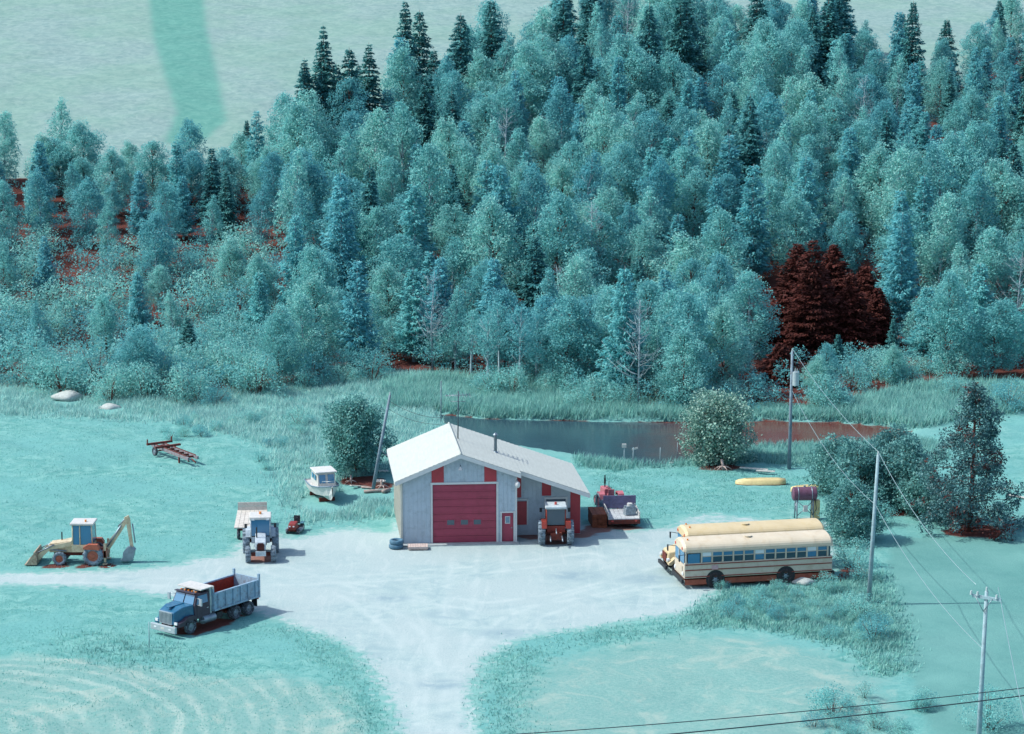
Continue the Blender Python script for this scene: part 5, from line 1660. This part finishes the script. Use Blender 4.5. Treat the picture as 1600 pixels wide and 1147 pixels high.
wide = [conifer(286 + i, 15.5, 3.6, needle, 42, .3, .03, 3.0, .11, False, .8) for i in range(2)]
for i, (px, py, k, lab) in enumerate(((478, 264, .9, "lowest of the dark conifers crowded at the wood's corner by the hay field"), (508, 256, 1.12, "second dark conifer in the crowd at the wood's corner"), (578, 246, .95, "dark conifer in the corner crowd beside the slim tall spruce"))):
    single("spruce_tree", wide[i % 2], px, py, k, lab)
single("spruce_tree", PS[3], 387, 262, .55, "small pointed spruce on the wood edge below the hay field", 1.0)
single("leafy_tree", PB[2], 95, 300, .78, "round leafy tree standing up against the hay field at far left", .85)
for px, py, seed, h, cr, lab in ((1266, 556, 290, 12.0, 3.6, "tall conifer coloured as red shade in the dark gap of the wood"), (1326, 552, 291, 8.5, 3.0, "smaller conifer coloured as red shade, right of the tallest one"),
                                 (1222, 550, 299, 6.0, 2.6, "low conifer coloured as red shade, left of the tallest one"), (1370, 540, 298, 6.0, 2.4, "low conifer coloured as red shade, at the right of the dark gap"),
                                 (1244, 505, 310, 8.5, 3.2, "conifer coloured as red shade, close behind the tallest one"), (1300, 495, 311, 8.0, 3.4, "conifer coloured as red shade at the back of the dark gap"),
                                 (1350, 508, 312, 6.5, 3.0, "conifer coloured as red shade at the back right of the dark gap"), (1218, 600, 313, 4.0, 2.2, "low conifer coloured as red shade, between the dark gap and the pond")):
    single("shade_conifer", conifer(seed, h, cr, needle_r, 34, .1, .02, 3.6, .08, False, .75), px, py, 1.0, lab)  # conifers added to fill the gap with painted red shade
def pine_tree(seed, h, cr):
    rng = np.random.default_rng(seed)
    tr = MB().tube([(0, 0, -.3), (.1, 0, h * .5), (.05, .1, h * .96)], .24, 8, .03)
    cl = []
    for i in range(190):
        q = ((i + .5) / 190) ** 1.15
        a = i * 2.39996 + rng.normal(0, .3)
        R = cr * (1 - q) ** .55 * rng.uniform(.35, 1.08) * (1 + .16 * math.sin(2 * a + 1))
        c = np.array([math.cos(a) * R, math.sin(a) * R, h * (.05 + .92 * q) + rng.normal(0, .2)])
        cl.append((*c, rng.uniform(.4, .85) * (1 - .35 * q)))
        if i % 3 == 0:
            tr.tube([(0, 0, c[2] - .2), c], .045, 5, .012)
    return tr.mesh("trunk", bark), crown_mesh("crown", needle_p, np.array(cl), 230, .18, rng)
single("pine_tree", pine_tree(292, 10.8, 3.9), 1515, 828, 1.0, "great dark pine standing alone at the pasture edge", 1.0, cat="tree")
birch = [broadleaf(320 + i, 9.0, 1.7, .42, leaf_a, 110, .18, 60, True, .03, 1.0) for i in range(2)]
for i, px in enumerate((736, 762, 780, 812, 838, 866, 902, 958, 1008, 1052)):
    single("birch_tree", birch[i % 2], px, 592 + (i * 37 % 23), .75 + .05 * (i % 4), (("first", "second", "third", "fourth", "fifth", "sixth", "seventh", "eighth", "ninth", "tenth")[i] + " pale-trunked birch from the left along the wood's lower edge"), 1.0)
single("apple_tree", broadleaf(293, 6.2, 2.7, .14, leaf_d, 190, .22, 100, False, .02, .7), 556, 742, .95, "round dark apple tree beside the leaning pole", 1.0)
single("blossom_tree", broadleaf(294, 5.4, 2.7, .04, leaf_bl, 190, .2, 90, False, .03, .7), 1122, 722, 1.0, "blossoming bushy tree on the pond bank", 1.0)
alder = [broadleaf(295 + i, 4.6, 2.2, .06, leaf_d, 190, .2, 84, False, .05, .7) for i in range(3)]
for i, (px, py, k, lab) in enumerate(((1312, 770, .95, "alder between the maroon tank and the pale pole"), (1345, 792, 1.0, "dark alder standing behind the pale pole"), (1412, 792, 1.05, "alder between the pale pole and the great pine"),
                                   (1440, 806, .8, "low alder at the foot of the great pine"), (1390, 760, .95, "alder behind the others left of the great pine"), (1330, 845, .85, "alder directly behind the buses, over their rear ends"))):
    single("alder_tree", alder[i % 3], px, py, k, lab)

# ---- shrubs
def bush(px, py, k, label, group=None, kz=1.0, proto=None):
    g = G(px, py)
    plant("shrub", proto or PH_[random.randrange(4)], (g.x, g.y, float(ground_z(g.x, g.y)[0]) - .1), k, label, "shrub", group, ("stems", "foliage"), kz)
rs = np.random.default_rng(9)
edge_line = [(20, 606), (100, 618), (240, 628), (330, 634), (400, 618), (470, 604), (560, 585), (640, 588), (720, 592)]
for i in range(80):
    t = rs.uniform(0, len(edge_line) - 1.001)
    j = int(t)
    a, b_ = edge_line[j], edge_line[j + 1]
    kx, py = rs.uniform(.8, 1.7), a[1] + (b_[1] - a[1]) * (t - j) - rs.uniform(-12, 90)
    px = a[0] + (b_[0] - a[0]) * (t - j) + rs.normal(0, 10)
    spot = "at the far left" if px < 90 else ("above the pale boulders" if px < 200 else ("above the log trailer" if px < 340 else ("above the left tractor" if px < 460 else ("above the apple tree" if px < 600 else "above the garage ridge"))))
    bush(px, py, kx, ("large" if kx > 1.35 else ("small" if kx < 1.05 else "middling")) + " leafy shrub " + ("on the outer edge" if py > a[1] - 30 else "deep in") + (" of" if py > a[1] - 30 else "") + " the thicket " + spot, "shrubs along the wood's left edge")
for i in range(48):
    px = rs.uniform(720, 1500)
    if 1190 < px < 1270:
        px += 130
    bush(px, 646 - rs.uniform(2, 30) - (18 if px < 900 else 0) - (35 if px > 1330 else 0), rs.uniform(.8, 1.35), "leafy shrub on the far bank " + ("above the garage roof" if px < 900 else ("behind the pond posts" if px < 1080 else ("behind the blossoming bush" if px < 1220 else ("near the transformer pole" if px < 1330 else "at the pond's right end")))), "shrubs on the far pond bank")
for px, py, k, lab in ((310, 628, 1.2, "round grey-green shrub above the log trailer"), (230, 618, 1.3, "wide shrub at the meadow's top edge left of the log trailer"), (120, 612, 1.0, "shrub over the broad pale boulder"),
                       (465, 668, .8, "low shrub in the rough meadow above the cabin boat"), (1296, 640, 1.05, "round shrub on the far bank behind the transformer pole"), (1330, 886, .9, "shrub crowding the rear of the flat-fronted bus"),
                       (1342, 906, .8, "low shrub at the foot of the pale pole"), (1375, 820, .8, "shrub under the pale pole at the pasture edge"), (1300, 1120, .75, "bluish shrub at the bottom edge of the mown patch"),
                       (1545, 1140, .95, "dark shrub at the foot of the crossarm pole"), (1440, 1105, .5, "small shrub in the rough grass near the crossarm pole"), (1365, 1000, .7, "tall weed clump at the pasture corner"),
                       (1345, 965, .75, "weed clump in front of the pale pole"), (1290, 925, .55, "weed clump below the rear wheel of the bus"), (1190, 935, .4, "low weed clump on the gravel edge before the bus"),
                       (1575, 640, 1.2, "shrub at the wood edge above the great pine"), (1490, 625, 1.0, "shrub at the wood edge left of the pine's tip"), (600, 806, .35, "weed clump against the garage's left wall")):
    bush(px, py, k, lab)

for i in range(34):
    a = rs.uniform(0, 1)
    bush(1120 + a * 270 + rs.normal(0, 12), 940 + a * 40 + rs.normal(0, 16) + (30 if a > .85 else 0), rs.uniform(.22, .48), "small leafy weed clump between the buses and the pasture", "weed clumps by the buses")
for i in range(14):
    bush(rs.uniform(1262, 1450), rs.uniform(1092, 1160), rs.uniform(.3, .6), "small bluish weed bush at the bottom right corner of the mown patch", "weed bushes at the bottom right")
for i in range(26):
    bush(rs.uniform(400, 575), rs.uniform(625, 735), rs.uniform(.22, .5), "low weed bush in the rough meadow beside the cabin boat", "weed bushes in the rough meadow")
for i in range(16):
    bush(rs.uniform(230, 420), rs.uniform(645, 690), rs.uniform(.22, .5), "low weed bush in the grass above the log trailer", "weed bushes above the log trailer")

# ---- tall grass, reeds and weeds (nobody could count the blades)
def blades(name, label, P, hgt, wid, mat, z=None, lean=.35, cat="grass"):
    n = len(P)
    rng = np.random.default_rng(len(P))
    zz = ground_z(P[:, 0], P[:, 1])
    h = hgt * rng.uniform(.5, 1.25, n)
    a = rng.uniform(0, 6.28, n)
    w = wid * rng.uniform(.6, 1.4, n)
    b0 = np.column_stack([P[:, 0], P[:, 1], zz - .03])
    sd = np.column_stack([np.cos(a), np.sin(a), np.zeros(n)]) * w[:, None]
    ln = rng.normal(0, lean, (n, 2)) * h[:, None] + np.array([.12, .04]) * h[:, None]
    tip = b0 + np.column_stack([ln, h])
    V = np.stack([b0 - sd, b0 + sd, tip], 1).reshape(-1, 3)
    o = inst(name, np_mesh(name, V, np.arange(3 * n).reshape(n, 3), mat))
    return tag(o, label, cat, kind="stuff")
grass_l = M_leaf("grass_blade", C(104, 180, 174, 1.3), C(160, 216, 208, 1.25), None, .7, .5, .5, .4)
grass_p = M_leaf("grass_pale", C(124, 194, 192, 1.35), C(182, 226, 220, 1.3), None, .7, .5, .5, .4)
grass_s = M_leaf('grass_short', C(112, 190, 184, 1.3), C(160, 222, 214, 1.3), None, .8, .5)
def rnd_in(poly, n, rng, inset=0.0, soft=1.5):
    lo, hi = poly.min(axis=0) - soft, poly.max(axis=0) + soft
    P = rng.uniform(lo, hi, (n * 4, 2))
    s = sdist(P, poly)
    P = P[s + rng.normal(0, soft * .5, len(P)) > inset]
    w = wavy(P[:, 0], P[:, 1], .8, 2.0) + rng.normal(0, .5, len(P)) > -.35
    P = P[w]
    P = P[sdist(P, POND) < -.1]
    for ex, ey, er in ((590, 762, 2.6), (575, 762, 1.6), (512, 784, 2.2), (275, 716, 1.8), (552, 758, 1.2), (104, 628, 1.4), (172, 643, 1.0), (316, 980, 2.2), (1232, 733, .8), (1188, 757, 1.6), (1256, 816, 1.6)):
        c = G(ex, ey)
        P = P[np.hypot(P[:, 0] - c.x, (P[:, 1] - c.y) * .6) > er]
    return P[:n]
rg = np.random.default_rng(3)
blades("tall_grass", "long pale grass of the rough meadow left of the garage", rnd_in(ROUGH, 70000, rg), .55, .045, grass_p)
BANK_FAR = GP([(600, 640), (690, 640), (700, 648), (800, 652), (930, 652), (1080, 653), (1080, 640), (940, 628), (850, 600), (700, 590), (600, 600)])
blades("reeds", "reeds and long grass on the far bank of the pond", rnd_in(BANK_FAR, 26000, rg, 0, .6), 1.0, .05, grass_l, cat="reeds")
BANK_MID = GP([(1085, 652), (1200, 650), (1300, 652), (1310, 640), (1200, 636), (1085, 640)])
blades('bank_reeds', 'short reeds on the far bank behind the transformer pole', rnd_in(BANK_MID, 7000, rg, 0, .5), .6, .05, grass_l, cat='reeds')
BANK_NEAR = GP([(900, 715), (960, 722), (1020, 728), (1075, 720), (1100, 706), (1180, 697), (1330, 694), (1400, 686), (1460, 690), (1480, 720), (1380, 730), (1250, 728), (1180, 722), (1080, 728), (960, 735), (900, 728)])
blades("bank_grass", "long grass along the near bank of the pond", rnd_in(BANK_NEAR, 16000, rg, 0, .6), .6, .045, grass_l)
REED_R = GP([(1275, 652), (1330, 655), (1400, 662), (1440, 668), (1600, 640), (1600, 600), (1440, 605), (1340, 625)])
blades("reed_bed", "reed bed at the right end of the pond", rnd_in(REED_R, 18000, rg, 0, .8), 1.0, .05, grass_l, cat="reeds")
WEED_R = GP([(1105, 948), (1150, 925), (1240, 920), (1310, 910), (1370, 900), (1395, 960), (1412, 1040), (1380, 1050), (1330, 1010), (1200, 980), (1080, 975)])
blades("roadside_weeds", "tall weeds between the buses and the pasture", rnd_in(WEED_R, 26000, rg, 0, 1.2), .32, .05, grass_l, cat="weeds")
DRIVE_R = GP([(758, 1062), (776, 1030), (812, 1008), (900, 990), (1000, 976), (1090, 964), (1120, 975), (1000, 995), (900, 1010), (840, 1035), (815, 1090), (830, 1200), (775, 1200), (756, 1100)])
blades("verge_grass", "rough grass verge along the right side of the drive", rnd_in(DRIVE_R, 8500, rg, 0, 1.6), .2, .04, grass_l)
DRIVE_L = GP([(606, 1160), (594, 1104), (572, 1062), (545, 1022), (505, 1000), (440, 985), (470, 1020), (520, 1050), (555, 1100), (570, 1160)])
blades("verge_grass", "rough grass verge along the left side of the drive", rnd_in(DRIVE_L, 5000, rg, 0, 1.6), .16, .035, grass_l)
WEED_L = GP([(120, 1000), (180, 995), (270, 1015), (300, 1040), (200, 1035), (130, 1020)])
blades("weed_strip", "strip of tall weeds across the lower left grass", rnd_in(WEED_L, 2600, rg, 0, 2.2), .28, .04, grass_l, cat="weeds")
LAWN = GP([(30, 650), (230, 660), (330, 680), (420, 710), (470, 815), (330, 860), (200, 884), (20, 888), (-60, 888), (-60, 650)])
blades("meadow_grass", "short meadow grass round the log trailer", rnd_in(LAWN, 22000, rg, 0, .8), .11, .035, grass_s)
MOWN = GP([(-100, 925), (150, 928), (240, 940), (400, 970), (460, 992), (540, 1030), (580, 1090), (595, 1170), (-100, 1170)])
blades("lawn_grass", "short grass between the track and the mown field", rnd_in(MOWN, 22000, rg, 0, .5), .09, .035, grass_s)
BACKLOT = GP([(930, 735), (1080, 730), (1230, 735), (1290, 760), (1250, 800), (1060, 800), (1000, 815), (930, 790)])
blades("lot_grass", "thin grass on the lot behind the buses", rnd_in(BACKLOT, 14000, rg, 0, .8), .12, .035, grass_s)
